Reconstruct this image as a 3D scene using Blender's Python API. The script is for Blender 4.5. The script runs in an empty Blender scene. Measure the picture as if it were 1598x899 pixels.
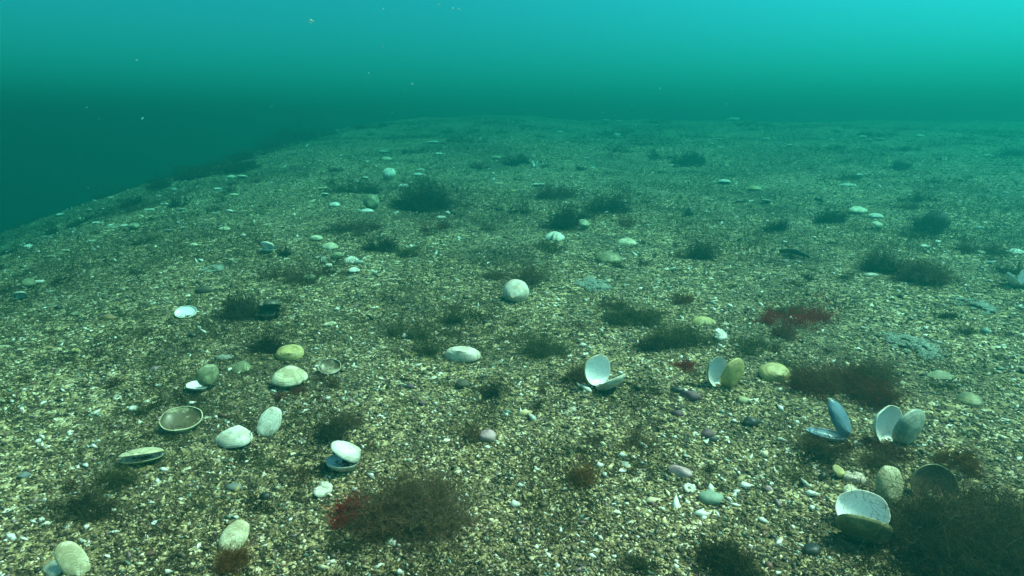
import bpy, bmesh, math, random
import numpy as np
from mathutils import Vector, Matrix, Euler

sc = bpy.context.scene
R = math.radians
# ------------------------------------------------------------------ camera, sky, sun, exposure
CAM_H, PITCH, FPX = 0.50, R(13.4), 1041.0
cam_data = bpy.data.cameras.new('camera')
cam_data.sensor_width = 36.0
cam_data.lens = 36.0 * FPX / 1598.0
cam_data.clip_start = 0.02
cam_data.clip_end = 500.0
cam = bpy.data.objects.new('camera', cam_data)
sc.collection.objects.link(cam)
cam.location = (0, 0, CAM_H)
cam.rotation_euler = (R(90) - PITCH, 0, 0)
sc.camera = cam

SUN_EL, SUN_AZ = R(62), R(84)          # azimuth measured from +Y (view direction) towards +X
world = bpy.data.worlds.new('World')
sc.world = world
world.use_nodes = True
wn = world.node_tree
wn.nodes.clear()
sky = wn.nodes.new('ShaderNodeTexSky')
sky.sky_type = 'NISHITA'
sky.sun_disc = False
sky.sun_elevation = SUN_EL
sky.sun_rotation = SUN_AZ
tint = wn.nodes.new('ShaderNodeMix'); tint.data_type = 'RGBA'; tint.blend_type = 'MULTIPLY'
tint.inputs['Factor'].default_value = 1.0
wn.links.new(sky.outputs['Color'], tint.inputs[6])
tint.inputs[7].default_value = (0.075, 0.86, 0.72, 1)      # daylight after metres of green coastal water
# the light coming down through the surface is stronger towards the sun
geo = wn.nodes.new('ShaderNodeTexCoord')
# light from overhead has crossed less water than light from the side, so it has lost less of its red
sep = wn.nodes.new('ShaderNodeSeparateXYZ'); wn.links.new(geo.outputs['Generated'], sep.inputs[0])
mr = wn.nodes.new('ShaderNodeMapRange'); mr.interpolation_type = 'SMOOTHSTEP'
mr.inputs['From Min'].default_value = 0.16; mr.inputs['From Max'].default_value = 0.75
wn.links.new(sep.outputs['Z'], mr.inputs['Value'])
water = wn.nodes.new('ShaderNodeMix'); water.data_type = 'RGBA'
wn.links.new(mr.outputs[0], water.inputs['Factor'])
water.inputs[6].default_value = (0.075, 0.86, 0.72, 1)
water.inputs[7].default_value = (0.80, 0.80, 0.56, 1)
wn.links.new(water.outputs[2], tint.inputs[7])
dot = wn.nodes.new('ShaderNodeVectorMath'); dot.operation = 'DOT_PRODUCT'
wn.links.new(geo.outputs['Generated'], dot.inputs[0])
dot.inputs[1].default_value = (math.sin(SUN_AZ) * math.cos(SUN_EL), math.cos(SUN_AZ) * math.cos(SUN_EL), math.sin(SUN_EL))
pos = wn.nodes.new('ShaderNodeMath'); pos.operation = 'MAXIMUM'; pos.inputs[1].default_value = 0.0
wn.links.new(dot.outputs['Value'], pos.inputs[0])
sq = wn.nodes.new('ShaderNodeMath'); sq.operation = 'POWER'; sq.inputs[1].default_value = 2.0
wn.links.new(pos.outputs[0], sq.inputs[0])
amp = wn.nodes.new('ShaderNodeMath'); amp.operation = 'MULTIPLY_ADD'; amp.inputs[1].default_value = 2.2; amp.inputs[2].default_value = 0.85
wn.links.new(sq.outputs[0], amp.inputs[0])
up = wn.nodes.new('ShaderNodeMapRange'); up.inputs['From Min'].default_value = 0.0; up.inputs['From Max'].default_value = 0.40
up.inputs['To Min'].default_value = 0.68; up.inputs['To Max'].default_value = 1.75
wn.links.new(sep.outputs['Z'], up.inputs['Value'])
both = wn.nodes.new('ShaderNodeMath'); both.operation = 'MULTIPLY'
wn.links.new(amp.outputs[0], both.inputs[0]); wn.links.new(up.outputs[0], both.inputs[1])
lit = wn.nodes.new('ShaderNodeVectorMath'); lit.operation = 'SCALE'
wn.links.new(tint.outputs[2], lit.inputs[0]); wn.links.new(both.outputs[0], lit.inputs['Scale'])
bg = wn.nodes.new('ShaderNodeBackground')
bg.inputs['Strength'].default_value = 0.072
wo = wn.nodes.new('ShaderNodeOutputWorld')
wn.links.new(lit.outputs[0], bg.inputs['Color'])
wn.links.new(bg.outputs[0], wo.inputs['Surface'])

sun_data = bpy.data.lights.new('sun', 'SUN')
sun_data.energy = 5.0
sun_data.angle = R(12)
sun_data.color = (1.0, 0.80, 0.57)
sun = bpy.data.objects.new('sun', sun_data)
sc.collection.objects.link(sun)
sun_dir = Vector((math.sin(SUN_AZ) * math.cos(SUN_EL), math.cos(SUN_AZ) * math.cos(SUN_EL), math.sin(SUN_EL)))
sun.rotation_euler = sun_dir.to_track_quat('Z', 'Y').to_euler()

sc.view_settings.view_transform = 'Standard'
sc.view_settings.look = 'None'
sc.view_settings.exposure = 1.12
sc.view_settings.gamma = 1.0
sc.render.engine = 'CYCLES'
sc.cycles.max_bounces = 6
sc.cycles.diffuse_bounces = 2
sc.cycles.glossy_bounces = 2
sc.cycles.volume_bounces = 1
sc.cycles.transparent_max_bounces = 6

# ------------------------------------------------------------------ haze: the sea water itself
HAZE_DENSITY = 1.10
def build_haze():
    me = bpy.data.meshes.new('haze')
    bm = bmesh.new()
    bmesh.ops.create_cube(bm, size=1.0)
    for v in bm.verts:
        v.co.x = v.co.x * 90.0
        v.co.y = v.co.y * 90.0 + 30.0
        v.co.z = (HZ_TOP + HZ_BOT) / 2 + v.co.z * (HZ_TOP - HZ_BOT)
    bm.to_mesh(me); bm.free()
    o = bpy.data.objects.new('haze', me)
    sc.collection.objects.link(o)
    o['kind'] = 'stuff'
    o['label'] = 'green sea water that fades far things'
    m = bpy.data.materials.new('sea_water'); m.use_nodes = True
    nt = m.node_tree; nt.nodes.clear()
    v = nt.nodes.new('ShaderNodeVolumePrincipled')
    v.inputs['Color'].default_value = (0.003, 0.063, 0.062, 1)
    v.inputs['Absorption Color'].default_value = (0.115, 0.60, 0.57, 1)
    v.inputs['Density'].default_value = HAZE_DENSITY
    v.inputs['Anisotropy'].default_value = 0.55
    out = nt.nodes.new('ShaderNodeOutputMaterial')
    nt.links.new(v.outputs[0], out.inputs['Volume'])
    me.materials.append(m)
HZ_TOP, HZ_BOT = 0.80, -5.0
build_haze()

# ------------------------------------------------------------------ terrain height (shared by the mesh and by everything that stands on it)
rs = np.random.RandomState(7)
_perm = np.concatenate([rs.permutation(512)] * 2)
_val = rs.rand(512)
def vnoise(x, y, seed=0):
    x = np.asarray(x, float) + seed * 17.3; y = np.asarray(y, float) + seed * 9.7
    xi = np.floor(x).astype(int); yi = np.floor(y).astype(int)
    fx = x - xi; fy = y - yi
    fx = fx * fx * (3 - 2 * fx); fy = fy * fy * (3 - 2 * fy)
    def h(a, b): return _val[_perm[(_perm[a & 511] + b) & 511]]
    return (h(xi, yi) * (1 - fx) + h(xi + 1, yi) * fx) * (1 - fy) + (h(xi, yi + 1) * (1 - fx) + h(xi + 1, yi + 1) * fx) * fy
def fbm(x, y, seed=0, octv=3):
    s = 0; a = 0.5; t = 0
    for k in range(octv):
        s = s + a * vnoise(x * 2 ** k, y * 2 ** k, seed + k); t += a; a *= 0.5
    return s / t
def height(x, y):
    x = np.asarray(x, float); y = np.asarray(y, float)
    s = np.clip((y - 2.4) / 1.4, 0, 1); s = s * s * (3 - 2 * s)
    d = np.maximum(0.0, -x - (0.75 + 0.28 * s))
    z = np.where(d < 1.55, -0.12 * d * d, -0.12 * 2.4025 - 0.372 * (d - 1.55))
    z = np.maximum(z, -3.6)
    z = z + 0.0822 * np.where(y < 6.3, y, 6.3 + 1.0 * (1 - np.exp(-np.maximum(y - 6.3, 0) / 1.0)))     # the bed climbs gently away from the camera
    z = z + 0.10 * (fbm(x * 0.35, y * 0.35, 3) - 0.5) * np.clip(y / 4.0, 0.0, 1.5)
    z = z + 0.060 * (fbm(x * 1.3, y * 1.3, 23) - 0.5) * np.clip((np.hypot(x, y) - 2.2) / 2.0, 0, 1)
    z = z + 0.036 * (fbm(x * 2.4, y * 2.4, 11) - 0.5) + 0.010 * (vnoise(x * 11, y * 11, 5) - 0.5)
    return z
def ray(px, py):
    u = (px - 799.0) / FPX; v = (449.5 - py) / FPX
    return np.array([u, math.cos(PITCH) + math.sin(PITCH) * v, -math.sin(PITCH) + math.cos(PITCH) * v])
def at(px, py):
    """point of the sea floor seen at photo pixel (px, py)"""
    d = ray(px, py)
    t = np.linspace(0.3, 14.0, 4000)
    x = d[0] * t; y = d[1] * t; z = CAM_H + d[2] * t
    below = np.nonzero(z < height(x, y))[0]
    i = below[0] if len(below) else len(t) - 1
    return Vector((x[i], y[i], float(height(x[i], y[i])))), t[i] / FPX   # point, metres per photo pixel there

# ------------------------------------------------------------------ helpers
COL = sc.collection
def link(o, parent=None):
    COL.objects.link(o)
    if parent is not None: o.parent = parent
    return o
def tag(o, label=None, cat=None, group=None, kind=None):
    if label: o['label'] = label
    if cat: o['category'] = cat
    if group: o['group'] = group
    if kind: o['kind'] = kind
    return o
def np_mesh(name, verts, faces, smooth=True):
    """faces: (n, k) int array, k = 3 or 4"""
    verts = np.asarray(verts, np.float32); faces = np.asarray(faces, np.int32)
    k = faces.shape[1]
    me = bpy.data.meshes.new(name)
    me.vertices.add(len(verts)); me.vertices.foreach_set('co', verts.ravel())
    me.loops.add(faces.size); me.loops.foreach_set('vertex_index', faces.ravel())
    me.polygons.add(len(faces))
    me.polygons.foreach_set('loop_start', np.arange(0, faces.size, k, dtype=np.int32))
    me.polygons.foreach_set('loop_total', np.full(len(faces), k, np.int32))
    me.polygons.foreach_set('use_smooth', np.full(len(faces), smooth, bool))
    me.update(calc_edges=True)
    return me
def point_attr(me, name, data):
    data = np.asarray(data, np.float32)
    if data.ndim == 1:
        a = me.attributes.new(name, 'FLOAT', 'POINT'); a.data.foreach_set('value', data)
    else:
        a = me.attributes.new(name, 'FLOAT_COLOR', 'POINT'); a.data.foreach_set('color', data.ravel())

class NT:
    """small shorthand for building node materials"""
    def __init__(s, name):
        s.m = bpy.data.materials.new(name); s.m.use_nodes = True
        s.t = s.m.node_tree; s.b = s.t.nodes['Principled BSDF']
    def n(s, typ, **kw):
        o = s.t.nodes.new(typ)
        for k, v in kw.items():
            if k.startswith('i_'): o.inputs[k[2:].replace('_', ' ')].default_value = v
            else: setattr(o, k, v)
        return o
    def l(s, a, b): s.t.links.new(a, b)
    def ramp(s, fac, stops, interp='LINEAR'):
        r = s.n('ShaderNodeValToRGB'); cr = r.color_ramp; cr.interpolation = interp
        while len(cr.elements) < len(stops): cr.elements.new(0.5)
        for e, (p, c) in zip(cr.elements, stops):
            e.position = p; e.color = (*c, 1) if len(c) == 3 else c
        s.l(fac, r.inputs[0]); return r.outputs[0]
    def mix(s, fac, a, b, blend='MIX'):
        m = s.n('ShaderNodeMix', data_type='RGBA', blend_type=blend)
        for v, i in ((fac, 0), (a, 6), (b, 7)):
            if hasattr(v, 'is_output'): s.l(v, m.inputs[i])
            else: m.inputs[i].default_value = v if i == 0 else (*v, 1)
        return m.outputs[2]
    def math(s, op, a, b=None, clamp=False):
        m = s.n('ShaderNodeMath', operation=op, use_clamp=clamp)
        for v, i in ((a, 0), (b, 1)):
            if v is None: continue
            if hasattr(v, 'is_output'): s.l(v, m.inputs[i])
            else: m.inputs[i].default_value = v
        return m.outputs[0]

# ------------------------------------------------------------------ the sea bed
GRIT = [(0.00, (0.040, 0.029, 0.014)), (0.22, (0.100, 0.073, 0.034)), (0.44, (0.205, 0.152, 0.072)), (0.65, (0.34, 0.255, 0.118)),
        (0.80, (0.54, 0.42, 0.22)), (0.92, (0.70, 0.585, 0.38)), (0.980, (0.83, 0.77, 0.63))]
def seabed_material():
    k = NT('gravel_bed')
    co = k.n('ShaderNodeTexCoord').outputs['Object']
    v1 = k.n('ShaderNodeTexVoronoi', i_Scale=230.0); k.l(co, v1.inputs['Vector'])
    v2 = k.n('ShaderNodeTexVoronoi', i_Scale=95.0); k.l(co, v2.inputs['Vector'])
    s1 = k.n('ShaderNodeSeparateColor'); k.l(v1.outputs['Color'], s1.inputs[0])
    s2 = k.n('ShaderNodeSeparateColor'); k.l(v2.outputs['Color'], s2.inputs[0])
    c1 = k.ramp(s1.outputs[0], GRIT, 'CONSTANT')
    c2 = k.ramp(s2.outputs[0], GRIT, 'CONSTANT')
    pick = k.math('GREATER_THAN', s2.outputs[1], 0.55)
    c = k.mix(pick, c1, c2)
    # olive film of fine algae in broad patches
    n1 = k.n('ShaderNodeTexNoise', i_Scale=2.6, i_Detail=5.0, i_Roughness=0.62); k.l(co, n1.inputs['Vector'])
    film = k.ramp(n1.outputs[0], [(0.47, (0, 0, 0)), (0.66, (0.72, 0.72, 0.72))])
    n2 = k.n('ShaderNodeTexNoise', i_Scale=17.0, i_Detail=4.0); k.l(co, n2.inputs['Vector'])
    film2 = k.ramp(n2.outputs[0], [(0.50, (0, 0, 0)), (0.70, (0.55, 0.55, 0.55))])
    c = k.mix(film, c, (0.056, 0.050, 0.026))
    c = k.mix(film2, c, (0.046, 0.038, 0.021))
    k.l(c, k.b.inputs['Base Color'])
    k.b.inputs['Roughness'].default_value = 0.75
    k.b.inputs['Specular IOR Level'].default_value = 0.3
    h = k.math('ADD', k.math('MULTIPLY', v1.outputs['Distance'], -0.004), k.math('MULTIPLY', v2.outputs['Distance'], -0.006))
    bp = k.n('ShaderNodeBump', i_Strength=0.9, i_Distance=1.0); k.l(h, bp.inputs['Height'])
    k.l(bp.outputs[0], k.b.inputs['Normal'])
    return k.m
def build_seabed():
    def axis(lo, hi, step, far, growth):
        a = list(np.arange(lo, hi, step)); d = step
        while a[-1] < far:
            d *= growth; a.append(a[-1] + d)
        return a
    pos = axis(0, 2.2, 0.016, 46, 1.09)
    xs = np.array([-p for p in pos[:0:-1]] + pos)
    near = axis(0.35, 4.6, 0.016, 78, 1.09)
    back = axis(0.0, 0.05, 0.05, 14, 1.3)
    ys = np.array([0.35 - b for b in back[:0:-1]] + near)
    X, Y = np.meshgrid(xs, ys)
    v = np.stack([X, Y, height(X, Y)], -1).reshape(-1, 3)
    nx, ny = len(xs), len(ys)
    i = np.arange(ny - 1)[:, None] * nx + np.arange(nx - 1)[None, :]
    f = np.stack([i, i + 1, i + nx + 1, i + nx], -1).reshape(-1, 4)
    me = np_mesh('seabed', v, f)
    me.materials.append(seabed_material())
    tag(link(bpy.data.objects.new('seabed', me)), 'gravelly sea floor sloping off into deeper water', kind='structure')
build_seabed()

# ------------------------------------------------------------------ loose grit: shell crumbs and small stones, far too many to count
OCT_V = np.array([(1, 0, 0), (-1, 0, 0), (0, 1, 0), (0, -1, 0), (0, 0, 1), (0, 0, -1)], float)
OCT_F = np.array([(0, 2, 4), (2, 1, 4), (1, 3, 4), (3, 0, 4), (2, 0, 5), (1, 2, 5), (3, 1, 5), (0, 3, 5)])
def rand_rot(n, rng, tilt):
    a = rng.uniform(0, 2 * np.pi, n); b = rng.normal(0, tilt, n); c = rng.normal(0, tilt, n)
    ca, sa, cb, sb, cc, ss = np.cos(a), np.sin(a), np.cos(b), np.sin(b), np.cos(c), np.sin(c)
    z = np.zeros(n); o = np.ones(n)
    Rz = np.stack([ca, -sa, z, sa, ca, z, z, z, o], -1).reshape(n, 3, 3)
    Rx = np.stack([o, z, z, z, cb, -sb, z, sb, cb], -1).reshape(n, 3, 3)
    Ry = np.stack([cc, z, ss, z, o, z, -ss, z, cc], -1).reshape(n, 3, 3)
    return Rz @ Rx @ Ry
def ramp_colour(u, stops):
    out = np.zeros((len(u), 3))
    for p, c in stops: out[u >= p] = c
    return out
def film_here(x, y):
    return np.clip((fbm(x * 2.6, y * 2.6, 31, 4) - 0.47) * 5.0, 0, 1)
def build_grit(n, r0, r1, size, name, label, seed, pale=False):
    rng = np.random.RandomState(seed)
    r = r0 * (r1 / r0) ** rng.rand(n)
    a = rng.uniform(-0.95, 0.95, n)
    x = r * np.sin(a); y = r * np.cos(a)
    keep = rng.rand(n) > 0.55 * film_here(x, y)
    x, y, r = x[keep], y[keep], r[keep]; n = len(x)
    s = size * np.exp(rng.normal(0, 0.36, n)) * (0.74 + 0.20 * r)
    sx = s * rng.uniform(0.9, 2.1, n); sy = s * rng.uniform(0.6, 1.0, n); sz = s * rng.uniform(0.40, 0.85, n)
    M = rand_rot(n, rng, 0.55)
    L = OCT_V[None] * np.stack([sx, sy, sz], -1)[:, None, :]
    L = L * (1 + rng.uniform(-0.3, 0.3, (n, 6, 1)))
    V = np.einsum('nij,nkj->nki', M, L)
    V += np.stack([x, y, height(x, y) + sz * 0.35], -1)[:, None, :]
    F = OCT_F[None] + (np.arange(n) * 6)[:, None, None]
    me = np_mesh(name, V.reshape(-1, 3), F.reshape(-1, 3), smooth=True)
    u = rng.rand(n) ** 1.08
    c = ramp_colour(u, GRIT) * rng.uniform(0.75, 1.2, (n, 1))
    fl = (0.82 * film_here(x, y) * rng.rand(n) ** 0.35)[:, None]; c = c * (1 - fl) + np.array([0.060, 0.052, 0.027]) * fl
    odd = rng.rand(n)
    c[odd < 0.030] = (0.16, 0.070, 0.060); c[(odd > 0.030) & (odd < 0.055)] = (0.24, 0.15, 0.16)
    c[(odd > 0.06) & (odd < 0.12)] = (0.014, 0.016, 0.016); c[(odd > 0.12) & (odd < 0.15)] = (0.16, 0.24, 0.20)
    if pale: c = np.array([0.80, 0.78, 0.70]) * rng.uniform(0.7, 1.0, (n, 1))
    c = np.clip(c, 0, 0.82)
    col = np.repeat(np.concatenate([c, np.ones((n, 1))], 1), 6, 0)
    point_attr(me, 'tone', col)
    if 'grit' in bpy.data.materials: m = bpy.data.materials['grit']
    else:
        k = NT('grit'); at_ = k.n('ShaderNodeAttribute', attribute_name='tone')
        k.l(at_.outputs['Color'], k.b.inputs['Base Color']); k.b.inputs['Roughness'].default_value = 0.5
        m = k.m
    me.materials.append(m)
    tag(link(bpy.data.objects.new(name, me)), label, kind='stuff')
build_grit(230000, 0.50, 5.2, 0.0017, 'gravel', 'fine gravel and crushed shell covering the bed', 1)
build_grit(16000, 0.50, 6.5, 0.0029, 'coarse_gravel', 'coarser shell grit strewn over the fine gravel', 2)
build_grit(2600, 0.55, 6.8, 0.0034, 'shell_hash', 'bright crumbs of crushed white shell sprinkled over the gravel', 4, pale=True)

# ------------------------------------------------------------------ seaweed
def strands(base, d, length, k, curl, droop, rng):
    n = len(base); pts = np.zeros((n, k + 1, 3)); pts[:, 0] = base
    d = d / np.linalg.norm(d, axis=1, keepdims=True)
    for i in range(1, k + 1):
        d = d + rng.normal(0, curl, (n, 3)); d[:, 2] -= droop
        d /= np.linalg.norm(d, axis=1, keepdims=True)
        pts[:, i] = pts[:, i - 1] + d * (length / k)[:, None]
    return pts
def ribbons(pts, w, rng, taper=0.75):
    n, k1, _ = pts.shape
    d = pts[:, -1] - pts[:, 0] + 1e-9
    side = np.cross(d, rng.normal(0, 1, (n, 3))); side /= np.linalg.norm(side, axis=1, keepdims=True) + 1e-12
    t = np.linspace(0, 1, k1)
    ww = (w[:, None] * (1 - taper * t)[None])[..., None] * 0.5
    v = np.stack([pts + side[:, None] * ww, pts - side[:, None] * ww], 2)     # n,k1,2,3
    i = (np.arange(n) * k1 * 2)[:, None] + (np.arange(k1 - 1) * 2)[None]
    f = np.stack([i, i + 1, i + 3, i + 2], -1).reshape(-1, 4)
    return v.reshape(-1, 3), f
def join(parts):
    V, F, T, o = [], [], [], 0
    for v, f, t in parts:
        V.append(v); F.append(f + o); T.append(t); o += len(v)
    return np.concatenate(V), np.concatenate(F), np.concatenate(T)
def weed_mesh(name, rx, ry, h, n, w, seed, lean=(0, 0), droop=0.05, bushy=7, curl=0.35, lobes=5, keep_out=()):
    """a tuft rx by ry metres and h high: stems from an uneven patch, each with side branches and fine twigs"""
    rng = np.random.RandomState(seed)
    lc = rng.uniform(-0.72, 0.72, (lobes, 2)); lr = rng.uniform(0.14, 0.46, lobes); lh = rng.uniform(0.40, 1.1, lobes); lt = rng.rand(lobes)
    li = rng.choice(lobes, n, p=lr ** 2 / (lr ** 2).sum())
    a = rng.uniform(0, 2 * np.pi, n); q = np.sqrt(rng.rand(n)) * lr[li]
    bx = (lc[li, 0] + q * np.cos(a)); by = (lc[li, 1] + q * np.sin(a))
    base = np.stack([bx * rx, by * ry, np.full(n, -0.004)], -1)
    d = np.stack([bx * 0.7 + rng.normal(0, 0.55, n) + lean[0], by * 0.7 + rng.normal(0, 0.55, n) + lean[1], np.abs(rng.normal(0.75, 0.35, n))], -1)
    ln = h * lh[li] * rng.uniform(0.35, 1.15, n) * np.where(rng.rand(n) > 0.90, 1.7, 1.0)
    P = strands(base, d, ln, 5, curl * 0.6, droop, rng)
    parts = [(*ribbons(P, np.full(n, w * 1.3), rng), n)]
    m = bushy
    idx = rng.randint(1, 6, (n, m)); b2 = P[np.arange(n)[:, None], idx].reshape(-1, 3)
    dd = (P[:, -1] - P[:, 0])[:, None].repeat(m, 1).reshape(-1, 3); dd = dd / (np.linalg.norm(dd, axis=1, keepdims=True) + 1e-9)
    d2 = dd * 0.6 + rng.normal(0, 0.75, (n * m, 3))
    Q = strands(b2, d2, np.repeat(ln, m) * rng.uniform(0.22, 0.55, n * m), 3, curl, droop * 0.6, rng)
    parts.append((*ribbons(Q, np.full(n * m, w), rng), n * m))
    m3 = 3
    b3 = Q[np.arange(n * m)[:, None], rng.randint(1, 4, (n * m, m3))].reshape(-1, 3)
    d3 = rng.normal(0, 1, (n * m * m3, 3))
    S = strands(b3, d3, np.repeat(np.repeat(ln, m), m3) * rng.uniform(0.08, 0.22, n * m * m3), 2, curl, 0.0, rng)
    parts.append((*ribbons(S, np.full(n * m * m3, w * 0.85), rng), n * m * m3))
    tone = []
    for v, f, cnt in parts: tone.append(np.repeat(0.5 * rng.rand(cnt) + 0.5 * np.repeat(lt[li], cnt // n), len(v) // cnt))
    V, F, _ = join([(v, f, np.zeros(1)) for v, f, c in parts])
    V[:, 2] = np.maximum(V[:, 2], -0.006)
    tone = np.concatenate(tone)
    if keep_out:                                  # no blade grows through a shell
        bad = np.zeros(len(V), bool)
        for c, rad in keep_out:
            bad |= ((V - c) ** 2).sum(1) < rad * rad
        F = F[~bad[F].any(1)]
    me = np_mesh(name, V, F)
    point_attr(me, 'tone', tone)
    return me
def weed_material(name, dark, mid, tip):
    k = NT(name)
    a = k.n('ShaderNodeAttribute', attribute_name='tone')
    co = k.n('ShaderNodeTexCoord').outputs['Object']
    nz = k.n('ShaderNodeTexNoise', i_Scale=38.0, i_Detail=2.0); k.l(co, nz.inputs['Vector'])
    f = k.math('ADD', k.math('MULTIPLY', a.outputs['Fac'], 0.55), k.math('MULTIPLY', nz.outputs[0], 0.5))
    c = k.ramp(f, [(0.25, dark), (0.52, mid), (0.82, tip)])
    df = k.n('ShaderNodeBsdfDiffuse'); tr = k.n('ShaderNodeBsdfTranslucent'); mx = k.n('ShaderNodeMixShader', i_Fac=0.42)
    k.l(c, df.inputs['Color']); k.l(c, tr.inputs['Color'])
    k.l(df.outputs[0], mx.inputs[1]); k.l(tr.outputs[0], mx.inputs[2])
    k.l(mx.outputs[0], k.t.nodes['Material Output'].inputs['Surface'])
    return k.m
WEED = {
    'turf': weed_material('turf_fuzz', (0.022, 0.018, 0.009), (0.052, 0.045, 0.023), (0.105, 0.092, 0.050)),
    'brown': weed_material('brown_weed', (0.046, 0.027, 0.016), (0.125, 0.078, 0.045), (0.220, 0.160, 0.098)),
    'dark': weed_material('dark_weed', (0.014, 0.013, 0.008), (0.048, 0.042, 0.025), (0.120, 0.108, 0.064)),
    'olive': weed_material('olive_weed', (0.036, 0.036, 0.016), (0.082, 0.080, 0.038), (0.160, 0.155, 0.078)),
    'maroon': weed_material('maroon_weed', (0.055, 0.012, 0.009), (0.140, 0.042, 0.028), (0.220, 0.100, 0.062)),
    'red': weed_material('red_weed', (0.120, 0.007, 0.008), (0.280, 0.014, 0.016), (0.380, 0.055, 0.042)),
    'rust': weed_material('rust_weed', (0.070, 0.026, 0.010), (0.160, 0.064, 0.022), (0.240, 0.125, 0.052)),
}
weed_count = [0]
SHELL_SPOTS = []                                  # centre and radius of every shell
def weed(px, py, wpx, hpx, tone, label, dens=1.0, name='seaweed_tuft', cat='seaweed', group=None, lean=(0, 0), droop=0.05, thick=1.0, deep=0.75, curl=0.35, lobes=5, bushy=7):
    """(px, py): photo pixel where the middle of its foot stands; wpx, hpx: spread and height seen"""
    p, mp = at(px, py)
    weed_count[0] += 1
    far = mp * FPX > 1.7
    rx = wpx * mp * (0.47 if far else 0.37); h = max(0.010, hpx * mp * (0.95 if far else 0.80))
    dist = mp * FPX
    near = dist < 1.45
    n = int(np.clip(dens * (3.2 if near else 2.1) * wpx * hpx / 22.0, 22, 1300 if near else 900))
    w = (0.00054 if near else 0.00074) * thick * max(1.0, dist * 0.95)
    ko = [(c - np.array(p), rad) for c, rad in SHELL_SPOTS if (c[0] - p.x) ** 2 + (c[1] - p.y) ** 2 < (rx * 1.6 + rad) ** 2]
    me = weed_mesh(name, rx, rx * deep, h, n, w, 100 + weed_count[0], lean, droop, bushy, curl, lobes, ko)
    me.materials.append(WEED[tone])
    o = link(bpy.data.objects.new(name, me)); o.location = p
    # follow the slope of the bed
    e = 0.06
    gx = float(height(p.x + e, p.y) - height(p.x - e, p.y)) / (2 * e); gy = float(height(p.x, p.y + e) - height(p.x, p.y - e)) / (2 * e)
    o.rotation_euler = (math.atan(gy), -math.atan(gx), 0)
    return tag(o, label, cat, group)
# short fuzzy turf between the grains, uncountable
def build_turf(n, seed):
    rng = np.random.RandomState(seed)
    r = 0.5 * (7.0 / 0.5) ** rng.rand(n); a = rng.uniform(-0.95, 0.95, n)
    x = r * np.sin(a); y = r * np.cos(a)
    f = film_here(x, y) * 0.8 + np.clip((fbm(x * 9, y * 9, 41, 2) - 0.56) * 4, 0, 1) * 0.7
    keep = rng.rand(n) < f
    x, y, r = x[keep], y[keep], r[keep]; n = len(x)
    base = np.stack([x, y, height(x, y) - 0.001], -1)
    d = np.stack([rng.normal(0, 1.0, n), rng.normal(0, 1.0, n), np.abs(rng.normal(0.7, 0.3, n))], -1)
    P = strands(base, d, rng.uniform(0.007, 0.026, n) * (0.8 + 0.25 * r), 3, 0.5, 0.1, rng)
    V, F = ribbons(P, 0.0008 * (0.7 + 0.55 * r), rng)
    me = np_mesh('algal_turf', V, F)
    point_attr(me, 'tone', np.repeat(rng.rand(n), 8))
    me.materials.append(WEED['turf'])
    tag(link(bpy.data.objects.new('algal_turf', me)), 'short fuzzy olive turf between the grains', kind='stuff')
build_turf(480000, 5)

# ------------------------------------------------------------------ shells
def shell_material(name, base, band, stain, amount, rough=0.45, scale=30.0, ribs=0.5):
    k = NT(name)
    s = k.n('ShaderNodeAttribute', attribute_name='growth').outputs['Fac']
    co = k.n('ShaderNodeTexCoord').outputs['Object']
    rnd = k.n('ShaderNodeObjectInfo').outputs['Random']
    nb = k.n('ShaderNodeTexNoise', noise_dimensions='1D', i_Scale=22.0, i_Detail=3.0)
    k.l(k.math('ADD', s, k.math('MULTIPLY', rnd, 13.0)), nb.inputs['W'])
    c = k.mix(k.ramp(nb.outputs[0], [(0.40, (0, 0, 0)), (0.66, (1, 1, 1))]), base, band)
    off = k.n('ShaderNodeVectorMath', operation='ADD'); k.l(co, off.inputs[0])
    cmb = k.n('ShaderNodeCombineXYZ'); k.l(k.math('MULTIPLY', rnd, 7.0), cmb.inputs[0]); k.l(cmb.outputs[0], off.inputs[1])
    ns = k.n('ShaderNodeTexNoise', i_Scale=scale * 1.6, i_Detail=6.0, i_Roughness=0.65); k.l(off.outputs[0], ns.inputs['Vector'])
    st = k.ramp(ns.outputs[0], [(0.53 - 0.16 * amount, (0, 0, 0)), (0.64 - 0.14 * amount, (amount, amount, amount))])
    c = k.mix(st, c, stain)
    nf = k.n('ShaderNodeTexNoise', i_Scale=420.0, i_Detail=2.0); k.l(off.outputs[0], nf.inputs['Vector'])
    c = k.mix(k.ramp(nf.outputs[0], [(0.35, (0.30, 0.30, 0.30)), (0.55, (0, 0, 0))]), c, (stain[0] * 0.8, stain[1] * 0.8, stain[2] * 0.8))
    k.l(c, k.b.inputs['Base Color']); k.b.inputs['Roughness'].default_value = rough
    wv = k.math('SINE', k.math('MULTIPLY', s, 150.0))
    bp = k.n('ShaderNodeBump', i_Strength=ribs, i_Distance=0.0007); k.l(k.math('ADD', k.math('MULTIPLY', wv, 0.22), nb.outputs[0]), bp.inputs['Height'])
    k.l(bp.outputs[0], k.b.inputs['Normal'])
    return k.m
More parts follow.
